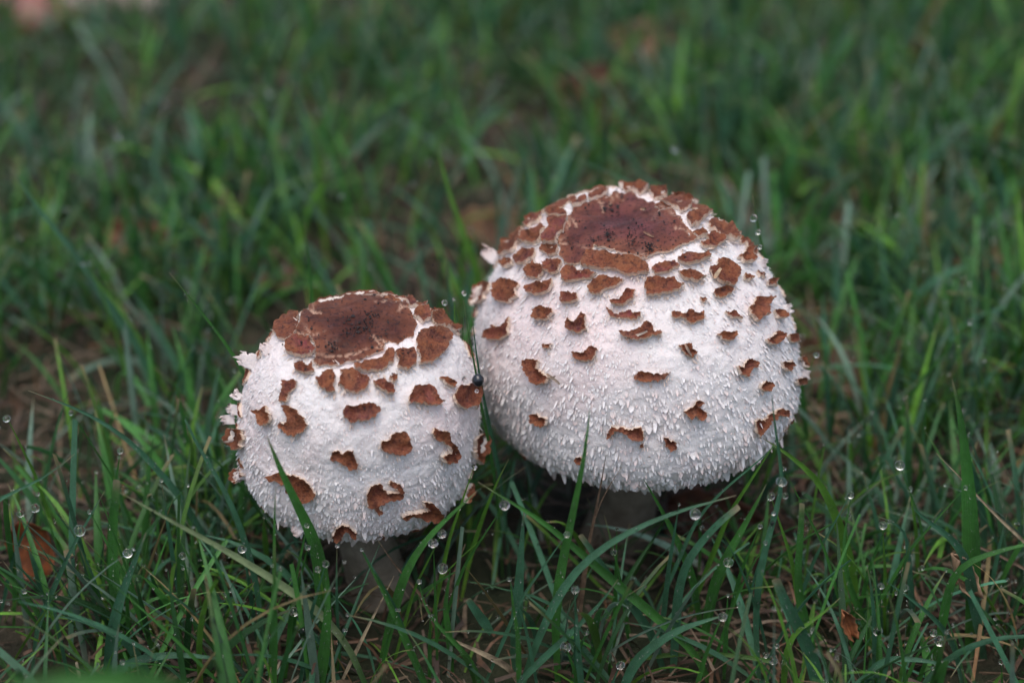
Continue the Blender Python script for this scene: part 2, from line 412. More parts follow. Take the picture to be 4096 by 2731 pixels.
def make_scale(cap, poly, parent, r, mat, name='scale', big=False, colr=(.20, .075, .042), mapf=None, cracks=()):
    P2 = jag(poly, r)
    n = len(P2); lo, hi = P2.min(0), P2.max(0); size = math.hypot(*(hi - lo))
    g = 8 if big else max(5.0, size / 13)
    gx, gy = np.meshgrid(np.arange(lo[0] + g / 2, hi[0], g), np.arange(lo[1] + g / 2, hi[1], g))
    q = np.stack([gx.ravel(), gy.ravel()], -1) + r.uniform(-.25, .25, (gx.size, 2)) * g
    q = q[inside(P2, q)]
    if len(q): q = q[edge_dist(q, P2) > g * .35]
    pts = np.concatenate([P2, q])
    vo, _, fo, *_ = delaunay_2d_cdt([Vector(x) for x in pts], [], [list(range(n))], 1, 1e-4)
    V2 = np.array([(v.x, v.y) for v in vo]); F = [tuple(x) for x in fo]
    ed = {}
    for t in F:
        for i in range(len(t)): e = (t[i], t[(i + 1) % len(t)]); ed[e] = 1
    bnd = [e for e in ed if (e[1], e[0]) not in ed]
    P, N, has = cap.hit(V2[:, 0], V2[:, 1]) if mapf is None else mapf(V2)
    c2 = V2.mean(0); Pc = P.mean(0); Nc = unit(N.mean(0)); dn = cap.down(Pc[None], Nc[None])[0]
    D = edge_dist(V2, P2) / F2 * 50
    half = max(D.max(), .04)
    e = np.clip(1 - D / min(half, .16), 0, 1)                 # 1 at the edge
    side = ((P - Pc) @ dn) / (np.abs((P - Pc) @ dn).max() + 1e-6)
    if big: h = .07 + .05 * fbm(P * 1.2) + .03 * fbm(P * 4.) + .06 * e ** 2 * (.5 + .5 * side)
    else:
        k = r.uniform(.6, 1.4) if mapf is None else .25
        h = .055 + .025 * k - (.03 if mapf else 0) + (.06 + .13 * k * np.clip(.5 + .5 * side, 0, 1)) * e ** 1.6 * min(1, half / .1) + .05 * fbm(P * 4.)
    h = np.maximum(h, .03)
    top = P + N * h[:, None]
    nv = len(V2); idx = sorted({a for a, b in bnd}); mp = {a: i for i, a in enumerate(idx)}; I = np.array(idx)
    # skirt: a rim copy, a fleshy thickness and a foot tucked under
    inward = unit(Pc + N[I] * 0 - P[I]); inward = inward - (inward * N[I]).sum(1)[:, None] * N[I]
    jit = r.uniform(.4, 1.3, len(I))[:, None]
    rim = top[I]; lip = P[I] + N[I] * (h[I, None] * .55) + dn * .03 * jit - inward * .012
    foot = P[I] - N[I] * .05 + inward * min(.10, half * .6) + dn * .02 * jit
    verts = np.concatenate([top, rim, lip, foot]); m = len(I); faces = list(F); mi = [0] * len(F)
    for a, b in bnd:
        a, b = mp[a], mp[b]
        for k in range(2):
            faces.append((nv + k * m + b, nv + k * m + a, nv + (k + 1) * m + a, nv + (k + 1) * m + b)); mi.append(1)
    base = np.array(colr) * r.uniform(.7, 1.25) * np.array([1, r.uniform(.85, 1.2), r.uniform(.85, 1.5)])
    tn = np.clip(fbm(P * 3.5 + 7.) * 1.3, 0, .8)[:, None]; ct = base[None] * (1 + .45 * fbm(P * 2.5))[:, None]; ct = ct if big else ct * (1 - tn) + np.array([.22, .080, .034]) * tn
    if big:
        dc = np.full(len(V2), 1e9)
        for ln in cracks: 
            ln = np.concatenate([ln, ln[::-1][1:-1]]); wq = V2 + 5 * np.stack([fbm(np.stack([V2[:, 0], V2[:, 1], V2[:, 0] * 0 + z_], -1) / 16.) for z_ in (0, 9)], -1)
            dc = np.minimum(dc, edge_dist(wq, ln))
        ck = np.clip((5.2 - dc) / 3., 0, 1) * np.clip(.8 + 1.2 * vnoise(np.stack([V2[:, 0], V2[:, 1], V2[:, 0] * 0], -1) / 45.), 0, 1)
        verts[:nv] = verts[:nv] - N * (h * .6 * ck)[:, None]
        rm = np.clip(1 - D / .75, 0, 1)[:, None] * np.clip(.75 + .5 * fbm(P * 1.6 + 4.), 0, 1)[:, None]
        ct = ct * (1 - rm) + np.array([.200, .070, .036]) * rm
        md = np.clip(fbm(P * 3.1) * 1.6, 0, 1)[:, None] * .6; ct = ct * (1 - md) + ct * np.array([.45, .38, .42]) * md; ct = ct * (1 - .9 * ck[:, None]) + np.array([.50, .31, .22]) * .9 * ck[:, None]
    edge = np.clip(1 - D / .035, 0, 1)[:, None]; ct = ct * (1 - .45 * edge) + np.array([.28, .13, .07]) * .45 * edge
    beige = np.array([.76, .62, .50])
    col = np.concatenate([ct, np.tile([.36, .20, .12], (m, 1)), np.tile(beige, (m, 1)), np.tile([.70, .62, .56], (m, 1))])
    o = mesh_obj(name, verts, faces, [mat, FLESH], parent, col=np.clip(col, 0, 1), mi=mi)
    return o, P2, P[I], N[I], dn

def strip_faces(nb, seg):                   # petals: rows of 2 vertices, seg+1 rows
    k = (seg + 1) * 2; f = []
    for s_ in range(seg): f.append([2*s_, 2*s_+1, 2*s_+3, 2*s_+2])
    f = np.array(f); return (f[None] + (np.arange(nb) * k)[:, None, None]).reshape(-1, 4)

def flakes(P, N, T, L, W, lift, col, curl=.5):
    """small tapered tongues of flesh, one per row, with a raised free end"""
    n = len(P); Bv = np.cross(N, T); rows = []
    for t, w in ((0, .8), (.4, .95), (.76, .68), (1.0, .2)):
        c = P + T * (L * t)[:, None] + N * ((lift * (t ** 1.5) * L) - .02 * (1 - t))[:, None]
        rows += [c - Bv * (W * w / 2)[:, None], c + Bv * (W * w / 2)[:, None]]
        # belly
    V = np.stack(rows, 1).reshape(-1, 3)
    shade = np.array([0, 0, .3, .3, .8, .8, 1, 1])
    base = np.array([.74, .70, .685]); cc = base[None, None] * (1 - shade[None, :, None]) + col[:, None, :] * shade[None, :, None]
    return V, strip_faces(n, 3), cc.reshape(-1, 3)

def build_mushroom(cap, outl, label, stem_xy, nel, naz, seed, pink, flaps):
    r = np.random.default_rng(seed)
    root = bpy.data.objects.new('mushroom', None); C.objects.link(root); root.location = (0, 0, 0)
    tag(root, label, 'mushroom', 'shaggy mushrooms in the grass')
    # cap skin
    el = np.concatenate([np.linspace(math.radians(-66), math.pi / 2 - 1e-3, nel)]); az = np.linspace(-math.pi, math.pi, naz, endpoint=False)
    E_, A_ = np.meshgrid(el, az, indexing='ij')
    P0 = cap.pt(E_, A_); dirn = unit(P0 - cap.c)
    streak = vnoise(np.stack([np.cos(A_) * 26 * np.cos(E_), np.sin(A_) * 26 * np.cos(E_), E_ * 7], -1))
    fine = fbm(P0 * 9., 2)
    low = np.clip(.5 - E_ / 1.2, 0, 1)
    add = .018 * fine + .016 * fbm(P0 * 4.5 + 9., 2) + .03 * streak * low
    P = P0 + cap.shift(P0) + dirn * add[..., None]
    roll = np.clip((math.radians(-58) - E_) / math.radians(8), 0, 1)
    P = P - dirn * (.35 * roll ** 2)[..., None]
    pk = np.clip(fbm(P0 * .5 + seed) * .9 + pink * np.clip(-(P0[..., 0] - cap.c[0]) / 4, 0, 1), 0, 1)[..., None]
    col = np.array([.75, .72, .715]) * (1 - pk) + np.array([.78, .66, .65]) * pk
    i = np.arange((nel - 1) * naz); a, b = i // naz, i % naz; b2 = (b + 1) % naz
    F = np.stack([a * naz + b, a * naz + b2, (a + 1) * naz + b2, (a + 1) * naz + b], -1)
    mesh_obj('cap', P.reshape(-1, 3), F, FLESH, root, col=col.reshape(-1, 3))
    # underside with radial gills
    rad = np.linspace(0, 1, 8); az2 = np.linspace(-math.pi, math.pi, 240, endpoint=False)
    edge = cap.pt(np.full(240, math.radians(-66)), az2) - unit(cap.pt(np.full(240, math.radians(-66)), az2) - cap.c) * .35
    ctr = edge.mean(0) + np.array([0, 0, .8])
    U = ctr + (edge[None] - ctr) * rad[:, None, None]; U[1:-1, ::2, 2] -= .12
    i = np.arange(7 * 240); a, b = i // 240, i % 240
    mesh_obj('gills', U.reshape(-1, 3), np.stack([a * 240 + b, a * 240 + (b + 1) % 240, (a + 1) * 240 + (b + 1) % 240, (a + 1) * 240 + b], -1), GILL, root, smooth=False)
    # stem
    zz = np.linspace(-.6, ctr[2] + .2, 26); aa = np.linspace(0, 2 * math.pi, 28, endpoint=False)
    sx = stem_xy[0] + (ctr[0] - stem_xy[0]) * np.clip(zz / ctr[2], 0, 1); sy = stem_xy[1] + (ctr[1] - stem_xy[1]) * np.clip(zz / ctr[2], 0, 1)
    R = stem_xy[2] * (1 + .28 * np.exp(-np.maximum(zz, 0) / 1.2))
    V = np.stack([sx[:, None] + R[:, None] * np.cos(aa), sy[:, None] + R[:, None] * np.sin(aa), np.repeat(zz[:, None], 28, 1)], -1)
    V = V + unit(V - np.stack([sx, sy, zz], -1)[:, None]) * (.05 * fbm(V * np.array([3, 3, .8])))[..., None]
    i = np.arange(25 * 28); a, b = i // 28, i % 28
    mesh_obj('stem', V.reshape(-1, 3), np.stack([a*28+b, a*28+(b+1)%28, (a+1)*28+(b+1)%28, (a+1)*28+b], -1), STEM, root)
    # scales
    polys = []; FP, FN, FT = [], [], []
    for k, poly in enumerate(outl):
        if k == 0:
            poly = poly.mean(0) + (poly - poly.mean(0)) * 1.03; ck_ = []; Lp = np.concatenate([poly, np.roll(poly, -1, 0) * .5 + poly * .5])
            for st in Lp[r.permutation(len(Lp))[:9]]:
                dv = unit(poly.mean(0) - st + r.normal(0, 60, 2)); L_ = r.uniform(20, 60) ; pv = np.array([-dv[1], dv[0]])
                ck_.append(np.array([st - dv * 6, st + dv * L_ * .5 + pv * r.normal() * 10, st + dv * L_ + pv * r.normal() * 22]))
            for q_ in ([[(700, 520), (790, 528), (850, 540), (905, 575)], [(1290, 275), (1360, 310), (1440, 370), (1485, 430), (1492, 470)], [(1405, 424), (1450, 436), (1492, 462)], [(748, 345), (752, 400), (740, 450), (700, 500)]] if seed == 1 else
                       [[(640, 345), (672, 380), (718, 402)], [(600, 432), (700, 440), (800, 425), (900, 400), (985, 385)], [(468, 312), (560, 322), (640, 300)], [(930, 140), (940, 150), (985, 135)]]):
                v_ = VA if seed == 1 else VC; ck_.append(np.array(q_, float) / v_[2] + np.array(v_[:2]))
            o, p2, rp, rn, dn = make_scale(cap, poly, root, r, PATCH, 'crown_patch', True, (.095, .032, .025) if seed == 1 else (.060, .015, .009), cracks=ck_)
            o['label'] = 'large dark brown unbroken skin on top of the cap'
        else:
            near = np.hypot(*(poly.mean(0) - outl[0].mean(0))) < (430 if seed == 1 else 330)
            if near: poly = poly.mean(0) + (poly - poly.mean(0)) * (1.07 if seed == 1 else 1.02)
            o, p2, rp, rn, dn = make_scale(cap, poly, root, r, SCALE, 'scale', False, (.110, .030, .024) if near else (.118, .032, .018))
        polys.append(p2)
        low = ((rp - rp.mean(0)) @ dn) > -.02
        FP.append(rp[low]); FN.append(rn[low]); FT.append(np.tile(dn, (low.sum(), 1)))
    # scales that wrap round the far side of the cap
    for el0, num in ((76, 7), (68, 13), (59, 18), (50, 22), (41, 22), (31, 16), (20, 13), (6, 13), (-10, 12), (-28, 10)):
        for j in range(num):
            e_ = math.radians(el0 + r.normal(0, 2.5)); a_ = 2 * PI * (j + r.uniform(-.3, .3)) / num
            p = cap.pt(np.array([e_]), np.array([a_])); nn = cap.normal(p); fc = float((nn * unit(CAM - p)).sum())
            q = proj(p)
            if fc > .30 or (fc > 0 and any(inside(pl, q)[0] for pl in polys)): continue
            s_ = (.50 if el0 > 50 else .40 if el0 > 30 else .26) * r.uniform(.7, 1.15) * F2 / 50 * (cap.rho[4] / 5) ** .4
            th = np.sort(r.uniform(0, 2 * PI, 9)); pl = np.stack([np.cos(th) * r.uniform(.7, 1.2, 9) * s_ * 1.25, np.sin(th) * r.uniform(.5, 1, 9) * s_ * .8], -1)
            rr0 = float(cap.r_of(np.array([e_]), np.array([a_]))[0])
            def mapf(V2, e_=e_, a_=a_, rr0=rr0):
                u, v = V2[:, 0] / F2 * 50, V2[:, 1] / F2 * 50
                P = cap.pt(np.clip(e_ - v / rr0, -1.1, 1.56), a_ + u / (rr0 * max(math.cos(e_), .2))); return P + cap.shift(P), cap.normal(P), None
            make_scale(cap, pl, root, r, SCALE, 'scale', False, (.14, .042, .027), mapf)
    # beige fringe hanging from the lower rims of the scales
    FP, FN, FT = map(np.concatenate, (FP, FN, FT)); k = r.random(len(FP)) < .6; FP, FN, FT = FP[k], FN[k], FT[k]; n = len(FP)
    V, Fc, cc = flakes(FP + FN * .05, FN, unit(FT + r.normal(0, .3, (n, 3))), r.uniform(.08, .28, n), r.uniform(.03, .08, n), r.uniform(-.4, .3, n), np.tile([.58, .42, .31], (n, 1)) * r.uniform(.85, 1.2, (n, 1)))
    tag(mesh_obj('scale_fringe', V, Fc, FLESH, root, col=cc), 'torn beige fibres under the rims of the scales', kind='stuff')
    # tufts: tiny over the middle, larger and pinker towards the margin
    VV, FF, CC = [], [], []; off = 0
    rr = float(np.mean(cap.rho[:5]))
    for (e0, e1, num, L0, L1, W0, W1, l0, l1, pf) in (
            (-64, -24, 1100, .20, .36, .14, .26, .2, .42, .7), (-64, 5, 1300, .16, .28, .10, .19, .2, .42, .4), (-66, 12, 5200, .11, .22, .06, .11, .18, .42, .2),
            (-40, 45, 7000, .09, .18, .05, .09, .12, .36, .15), (-66, -10, 1500, .08, .16, .03, .06, .3, .6, .1), (15, 74, 7000, .08, .18, .035, .07, .06, .24, .15), (-67, -58, 420, .12, .24, .10, .2, -.2, .3, .6)):
        num = int(num * (rr / 5) ** 2 * (1 if seed == 1 else 1.5)); 
        el_ = np.arcsin(r.uniform(math.sin(math.radians(e0)), math.sin(math.radians(e1)), num)); az_ = r.uniform(-math.pi, math.pi, num)
        p = cap.pt(el_, az_); nn = cap.normal(p); q = proj(p); keep = np.ones(num, bool)
        vis = (nn * (CAM - p)).sum(1) > 0
        for pl in polys: keep &= ~(inside(pl, q) & vis)
        keep &= vnoise(p * 2.0 + e1) > r.uniform(-1.6, .1, num)
        p, nn = p[keep], nn[keep]; p = p + cap.shift(p); m = len(p); T = unit(cap.down(p, nn) + r.normal(0, .16, (m, 3)))
        c = np.where(r.random((m, 1)) < pf, np.array([.79, .62, .58]), np.array([.87, .84, .83])) * r.uniform(.93, 1.05, (m, 1))
        ks = 1.0 if seed == 1 else .78
        V, Fc, cc = flakes(p, nn, T, r.uniform(L0, L1, m) * ks * np.exp(r.normal(0, .2, m)), r.uniform(W0, W1, m) * ks * np.exp(r.normal(0, .2, m)), r.uniform(l0, l1, m), np.clip(c, 0, .9))
        VV.append(V); FF.append(Fc + off); CC.append(cc); off += len(V)
    tag(mesh_obj('tufts', np.concatenate(VV), np.concatenate(FF), FLESH, root, col=np.concatenate(CC)), 'white shaggy tufts of the cap skin', kind='stuff')
    # curled flaps that stand off the silhouette
    for (px, py, L, W, ang, lift, pinkf) in flaps:
        p, nn, _ = cap.hit(np.array([px * 1.]), np.array([py * 1.])); p, nn = p[0], nn[0]
        dirv = RT * math.cos(ang) + UP * math.sin(ang); dirv = unit(dirv + nn * .15); side = unit(np.cross(dirv, FW + nn * .5))
        g = 9; V = []; cl = []
        for a_ in range(g):
            t = a_ / (g - 1)
            for b_ in range(g):
                s_ = b_ / (g - 1) - .5; w = W * (1 - .25 * t ** 2) * (1 + .08 * r.normal())
                x = p - dirv * .12 + dirv * (L * t) * (1 + .22 * r.normal() * (t == 1)) + side * s_ * w + nn * lift * math.sin(t * 2.4) * .35 + nn * .05 * r.normal() * .5 - nn * (s_ ** 2) * .3 * W + (dirv * .05 * r.normal() if t > .6 else 0)
                V.append(x); cl.append(np.array([.80, .74, .73]) * (1 - pinkf * t) + np.array([.62, .42, .36]) * pinkf * t)
        Fq = [(i * g + j, i * g + j + 1, (i + 1) * g + j + 1, (i + 1) * g + j) for i in range(g - 1) for j in range(g - 1)]
        o = mesh_obj('curled_flap', V, Fq, FLESH, root, col=np.array(cl)); md = o.modifiers.new('thickness', 'SOLIDIFY'); md.thickness = .0006; md.offset = 0
    # soil crumbs on the crown
    ico = np.array([[0,0,1],[.9,0,.3],[.3,.85,.3],[-.7,.5,.3],[-.7,-.5,.3],[.3,-.85,.3],[0,0,-.6]]); icf = [(0,1,2),(0,2,3),(0,3,4),(0,4,5),(0,5,1),(6,2,1),(6,3,2),(6,4,3),(6,5,4),(6,1,5)]
    VV, FF = [], []; k = 0; o0 = outl[0]; cx, cy = o0.mean(0); sp = o0.std(0)
    cl = [r.normal([cx, cy], sp * .8) for _ in range(9)]
    while k < 280:
        if k % 3 == 0: q = r.normal([cx, cy], sp * 1.1)
        elif k % 10 == 1: q = outl[r.integers(1, len(outl))].mean(0) + r.normal(0, 9, 2)
        else: q = cl[r.integers(9)] + r.normal(0, 14, 2)
        if not any(inside(pl, q[None])[0] for pl in polys): 
            if r.random() > .07: 
                continue
        p, nn, has = cap.hit(q[:1], q[1:]); s_ = r.uniform(.014, .040) * (1.8 if r.random() < .08 else 1)
        p = p[0] + nn[0] * (.11 if any(inside(pl, q[None])[0] for pl in polys) else .04)
        FF += [tuple(x + k * 7 for x in f) for f in icf]; VV.append(p + ico * s_ * r.uniform(.6, 1.4, (1, 3))); k += 1
    tag(mesh_obj('soil_specks', np.concatenate(VV), FF, CRUMB, root, smooth=False), 'black specks of soil lying on the brown skin', kind='stuff')
    return root
big = build_mushroom(CAPB, SC_B, 'larger shaggy mushroom on the right, white cap with wide brown crown and many small scales',
    (3.6, .3, .95), 330, 560, 1, .5, [(1975, 1030, .42, .42, PI * .78, .5, .9), (3040, 1062, .22, .3, .1, .3, .4), (3140, 1240, .26, .3, .2, .3, .4), (3205, 1500, .22, .35, -.2, .3, .5), (1925, 1180, .28, .4, PI * .9, .3, .9), (2745, 1925, .16, .22, -PI / 2, .3, .2)])
small = build_mushroom(CAPS, SC_S, 'smaller shaggy mushroom on the left, pinkish white cap with dark crown and coarse scales',
    (-4.2, -3.1, .85), 270, 470, 2, .9, [(1070, 1400, .24, .34, PI * .72, .5, .7), (1015, 1450, .38, .50, PI * .93, .8, .55), (962, 1580, .2, .3, PI * .62, .5, .6), (950, 1640, .24, .34, PI * .95, .5, .6), (925, 1680, .26, .3, PI * 1.05, .4, .9), (945, 1760, .22, .4, PI * 1.05, .5, .5), (975, 1900, .2, .3, PI * 1.2, .4, .5), (1195, 2110, .26, .35, PI * 1.15, .5, .9), (1895, 1830, .14, .4, -.4, .3, .5)])

# ------------------------------------------------------------------ grass
GREENS = {'g': (.052, .180, .034), 'b': (.055, .158, .092), 'y': (.115, .270, .032), 'd': (.024, .088, .026), 'p': (.24, .30, .15), 's': (.34, .27, .17), 'h': (.17, .11, .07)}
def blade_mesh(path, width, color, tipcol=None, twist=0., fold=.22, seg=16, cut=False, basecol=None):
    P = np.array(path); d = np.r_[0, np.cumsum(np.linalg.norm(np.diff(P, axis=0), axis=1))]; t = np.linspace(0, 1, 60) * d[-1]
    Q = np.stack([np.interp(t, d, P[:, k]) for k in range(3)], -1)
    for _ in range(14): Q[1:-1] = (Q[:-2] + Q[2:] + 2 * Q[1:-1]) / 4
    d2 = np.r_[0, np.cumsum(np.linalg.norm(np.diff(Q, axis=0), axis=1))]; tt = np.linspace(0, 1, seg + 1)
    Q = np.stack([np.interp(tt * d2[-1], d2, Q[:, k]) for k in range(3)], -1)
    T = unit(np.gradient(Q, axis=0)); n0 = unit(CAM - Q); sd = unit(np.cross(T, n0)); nn = unit(np.cross(sd, T))
    tw = twist * (1 + .5 * np.sin(tt * 2.3))[:, None]; sd2 = sd * np.cos(tw) + nn * np.sin(tw); nn2 = unit(np.cross(sd2, T))
    w = width * np.minimum(1, .55 + 1.2 * tt) * (np.clip((1 - tt) / .55, 0, 1) ** .75 if not cut else np.clip(.55 + (1 - tt) / .7 * .45, 0, 1))
    w = np.maximum(w, .012 if not cut else .03)[:, None]
    rows = np.stack([Q - sd2 * w / 2, Q - sd2 * w * .25 - nn2 * w * fold * .6, Q - nn2 * w * fold, Q + sd2 * w * .25 - nn2 * w * fold * .6, Q + sd2 * w / 2], 1)
    V = rows.reshape(-1, 3); F = np.array([[r * 5 + k, r * 5 + k + 1, (r + 1) * 5 + k + 1, (r + 1) * 5 + k] for r in range(seg) for k in range(4)])
    c = np.array(color)[None] * (1 + .15 * np.sin(tt * 9 + width * 40))[:, None]
    bc = np.array(basecol if basecol is not None else np.array(color) * np.array([1.7, 1.35, 1.2])); kb = np.clip(1 - tt / .25, 0, 1)[:, None]; c = c * (1 - kb) + bc * kb
    if tipcol is not None: kt = np.clip((tt - .93) / .05, 0, 1)[:, None]; c = c * (1 - kt) + np.array(tipcol) * kt
    col = np.repeat(c, 5, 0); uv = np.stack([np.tile([0, .25, .5, .75, 1], seg + 1), np.repeat(tt, 5)], -1)
    return V, F, col, uv, Q
HERO_Q = []
def hero(pts, w, Yt, Yb, kind, label, twist=0., tip='s', cut=False, name='grass_shoot', cat='grass blade', base=None, ground_it=True):
    n = len(pts); cum = [i / (n - 1) for i in range(n)]
    P = [at(x, y, Yt + (Yb - Yt) * c) for (x, y), c in zip(pts, cum)][::-1]       # base first
    if ground_it and P[0][2] > 0:
        d = unit(P[0] - P[1]); d = unit(d * .6 + np.array([0, 0, -.6])); L = (P[0][2] + .3) / max(-d[2], .4); P = [P[0] + d * L] + P
    V, F, col, uv, Q = blade_mesh(P, w / 70., GREENS[kind], GREENS['s'] if tip else None, twist, cut=cut, basecol=base)
    o = mesh_obj(name, V, F, DRY if kind in 'sh' else BLADE, None, col=col, uv=uv); tag(o, label, cat); HERO_Q.append(Q)
    return o
H = hero
H([(612,998),(640,1070),(688,1170),(718,1228),(735,1290),(745,1400)], 34, -7.6, -7.4, 'g', 'wide green blade leaning across the lower left face of the small cap', .3)
H([(633,1118),(630,1200),(630,1330),(626,1450),(618,1568)], 13, -7.8, -7.8, 'g', 'thin upright blade left of the wide blade before the small cap', .4)
H([(65,897),(130,920),(200,948),(285,1000),(340,1055),(400,1120),(470,1230)], 15, -4.2, -3.5, 'b', 'long thin blade arching from far left toward the small cap, tip left')
H([(432,1000),(430,950),(405,915),(425,970),(470,1050),(520,1130),(560,1230),(590,1340),(600,1440)], 13, -6, -6.5, 'b', 'tall thin blade with hooked dry tip left of the small cap')
H([(275,1130),(330,1160),(400,1200),(470,1237),(540,1276),(640,1338),(730,1400),(800,1480)], 17, -8.4, -8.0, 'p', 'long blade with bleached half running diagonally below the small cap', base=GREENS['g'])
H([(336,1222),(315,1275),(290,1335),(268,1400),(255,1470),(245,1568)], 26, -8.4, -8.2, 'b', 'wide dewy upright blade at lower left with torn pointed tip', .3)
H([(240,1128),(210,1180),(175,1240),(145,1300),(115,1370),(85,1440)], 12, -7, -7, 'b', 'thin blade at far left carrying one large dewdrop', .2)
H([(268,1103),(265,1150),(260,1200),(258,1260),(262,1330)], 26, -6.4, -6.4, 'g', 'short blunt blade standing behind the pale diagonal blade', .2, cut=True)
H([(748,1305),(752,1360),(752,1420),(745,1490),(735,1568)], 24, -8.4, -8.6, 'g', 'upright green blade tipped by a dewdrop below the small cap', .1, tip=None)
H([(828,1258),(855,1310),(885,1365),(915,1430),(945,1500),(985,1590)], 17, -8, -8.4, 'g', 'narrow blade slanting right below the small stem with drop on tip', .3, tip=None)
H([(1096,1127),(1060,1160),(1010,1205),(960,1262),(925,1330),(905,1400),(885,1480),(870,1568)], 24, -7.6, -7.0, 'g', 'broad blade curving up to the right edge of the small cap', .4)
H([(1098,1106),(1150,1140),(1210,1172),(1270,1215),(1340,1275),(1410,1335),(1500,1410),(1600,1500)], 21, -7.2, -7.6, 'g', 'long blade running down right from the gap between the caps', .2)
H([(1355,938),(1350,990),(1340,1060),(1322,1150),(1300,1250),(1283,1340),(1275,1440),(1282,1568)], 20, -7.4, -7.8, 'g', 'tall green blade standing before the left half of the large cap', .1, tip=None)
H([(1204,1168),(1200,1220),(1195,1300),(1188,1400),(1182,1500),(1178,1568)], 25, -6.8, -7, 'b', 'upright bluish blade with grey torn tip between the stems', .2)
H([(1333,1228),(1370,1280),(1410,1335),(1455,1395),(1500,1460)], 20, -7, -7, 'b', 'short blade slanting right behind the crossing blades under the large cap', .2, cut=True)
H([(1692,1137),(1630,1153),(1560,1172),(1480,1203),(1400,1245),(1330,1300),(1280,1370),(1230,1480),(1200,1568)], 18, -7.6, -8.2, 'b', 'long dewy blade arching up right under the large cap with hanging drop', .2)
H([(1420,1330),(1375,1390),(1320,1445),(1260,1500),(1190,1568)], 15, -8.6, -8.6, 'b', 'thin blade slanting left at bottom centre with whitish tip', .2)
H([(1697,1163),(1650,1200),(1605,1250),(1572,1300),(1556,1370),(1552,1440)], 22, -7.4, -7.2, 'b', 'cut blade curving up right just below the large cap rim', .2, cut=True)
H([(1760,1112),(1735,1160),(1705,1215),(1670,1275),(1645,1330),(1630,1390)], 24, -6.4, -6.2, 'g', 'straight green blade with forked brown tip right of the large stem', .2)
H([(1773,906),(1777,960),(1784,1010),(1800,1100),(1785,1170),(1768,1220),(1750,1290),(1738,1370),(1735,1450),(1745,1568)], 15, -6.4, -7.6, 'b', 'tall bluish blade before the right rim of the large cap strung with drops', .2, tip=None)
H([(1752,1006),(1800,1035),(1845,1070),(1885,1110),(1915,1170),(1935,1230),(1960,1320)], 23, -5.6, -5, 'y', 'bright green blade bowing right from the lower right rim of the large cap', .2)
H([(1800,1000),(1775,1030),(1735,1065),(1690,1100),(1640,1145),(1600,1190)], 9, -6, -5.6, 'b', 'very thin blade crossing the lower right rim of the large cap', .2)
H([(1728,445),(1737,500),(1750,570),(1765,620),(1790,690),(1830,800)], 18, 1, 3, 'g', 'slender blade with straw tip rising behind the right shoulder of the large cap', .2, base=GREENS['g'])
H([(388,625),(425,670),(470,725),(520,790),(560,850)], 13, -3, -2, 'g', 'slender straight blade rising behind the left side of the small cap', .1)
H([(2186,868),(2200,920),(2212,1000),(2222,1080),(2228,1160),(2232,1260),(2236,1340)], 36, -5.6, -6, 'g', 'broad upright green blade near the right edge of the picture', .2)
H([(2095,1163),(2120,1190),(2160,1215),(2195,1245),(2220,1285)], 24, -7, -6.6, 'b', 'short wet blade leaning left against the broad right blade', .1, tip=None)
H([(2420,1240),(2340,1252),(2270,1272),(2215,1292),(2185,1330),(2170,1400)], 20, -8, -7.4, 'g', 'blade arching in from the right edge over the straw', .3)
H([(1782,1330),(1800,1375),(1825,1420),(1848,1470),(1868,1520),(1882,1600)], 32, -8.6, -8.6, 'b', 'wide cut blade at lower right with square top', .2, cut=True)
H([(1672,1410),(1620,1425),(1565,1442),(1510,1475),(1462,1515),(1435,1568)], 22, -8.8, -8.6, 'b', 'dewy blade arching up right at bottom with drop on its tip', .2)
H([(1955,1140),(1945,1190),(1938,1250),(1942,1310),(1960,1370),(1987,1430)], 15, -5.8, -6.4, 'g', 'dark slim upright blade topped by one dewdrop', .3, tip=None)
H([(1842,1156),(1840,1210),(1833,1300),(1834,1360),(1848,1420),(1870,1500)], 20, -6.6, -6.8, 'g', 'upright blade with blunt top right of the forked blade', .2, cut=True)
H([(2016,1185),(2045,1195),(2075,1213),(2084,1240)], 14, -6.2, -6, 'b', 'short curled blade tip holding two drops right of centre', .2, base=GREENS['b'], ground_it=True)
H([(1930,1372),(1900,1400),(1860,1430),(1825,1450),(1805,1500),(1800,1568)], 14, -8.6, -8.6, 'y', 'light green blade with brown tip bending right at the bottom', .2)
H([(2032,1332),(2080,1365),(2130,1405),(2165,1440),(2195,1490)], 12, -8, -7.8, 'b', 'beaded thin blade sloping down right at lower right', .2, tip=None)
H([(2205,1538),(2150,1520),(2090,1512),(2035,1512),(2000,1540)], 17, -9.2, -9, 'b', 'horizontal wet blade in the lower right corner', .2, tip=None)
H([(172,1042),(140,1070),(90,1105),(40,1125),(-30,1158)], 13, -7, -7, 'b', 'blade with split pale tip reaching up from the left edge', .2)
H([(128,1414),(175,1420),(235,1440),(290,1470),(330,1530)], 20, -8.6, -8.2, 'b', 'short dewy blade lying level at lower left', .2, tip=None)
H([(540,1520),(480,1508),(410,1502),(340,1508),(280,1530),(240,1570)], 21, -9, -9, 'b', 'wet blade arching over the bottom edge below the pale blade', .2, tip=None)
H([(1035,1300),(1030,1340),(1022,1390),(1030,1450),(1035,1500)], 15, -7.2, -7.2, 'g', 'short stub of blade right of the small stem under a large drop', .2, tip=None)
H([(963,1340),(975,1390),(1000,1430),(1050,1480),(1090,1530),(1105,1580)], 12, -8, -8.4, 'g', 'thin beaded blade with drop on its tip below the gap', .2, tip=None)
H([(1172,1335),(1180,1400),(1190,1460),(1192,1568)], 12, -8.4, -8.4, 'g', 'thin upright blade with a drop on top beside the blue blade', .2, tip=None)
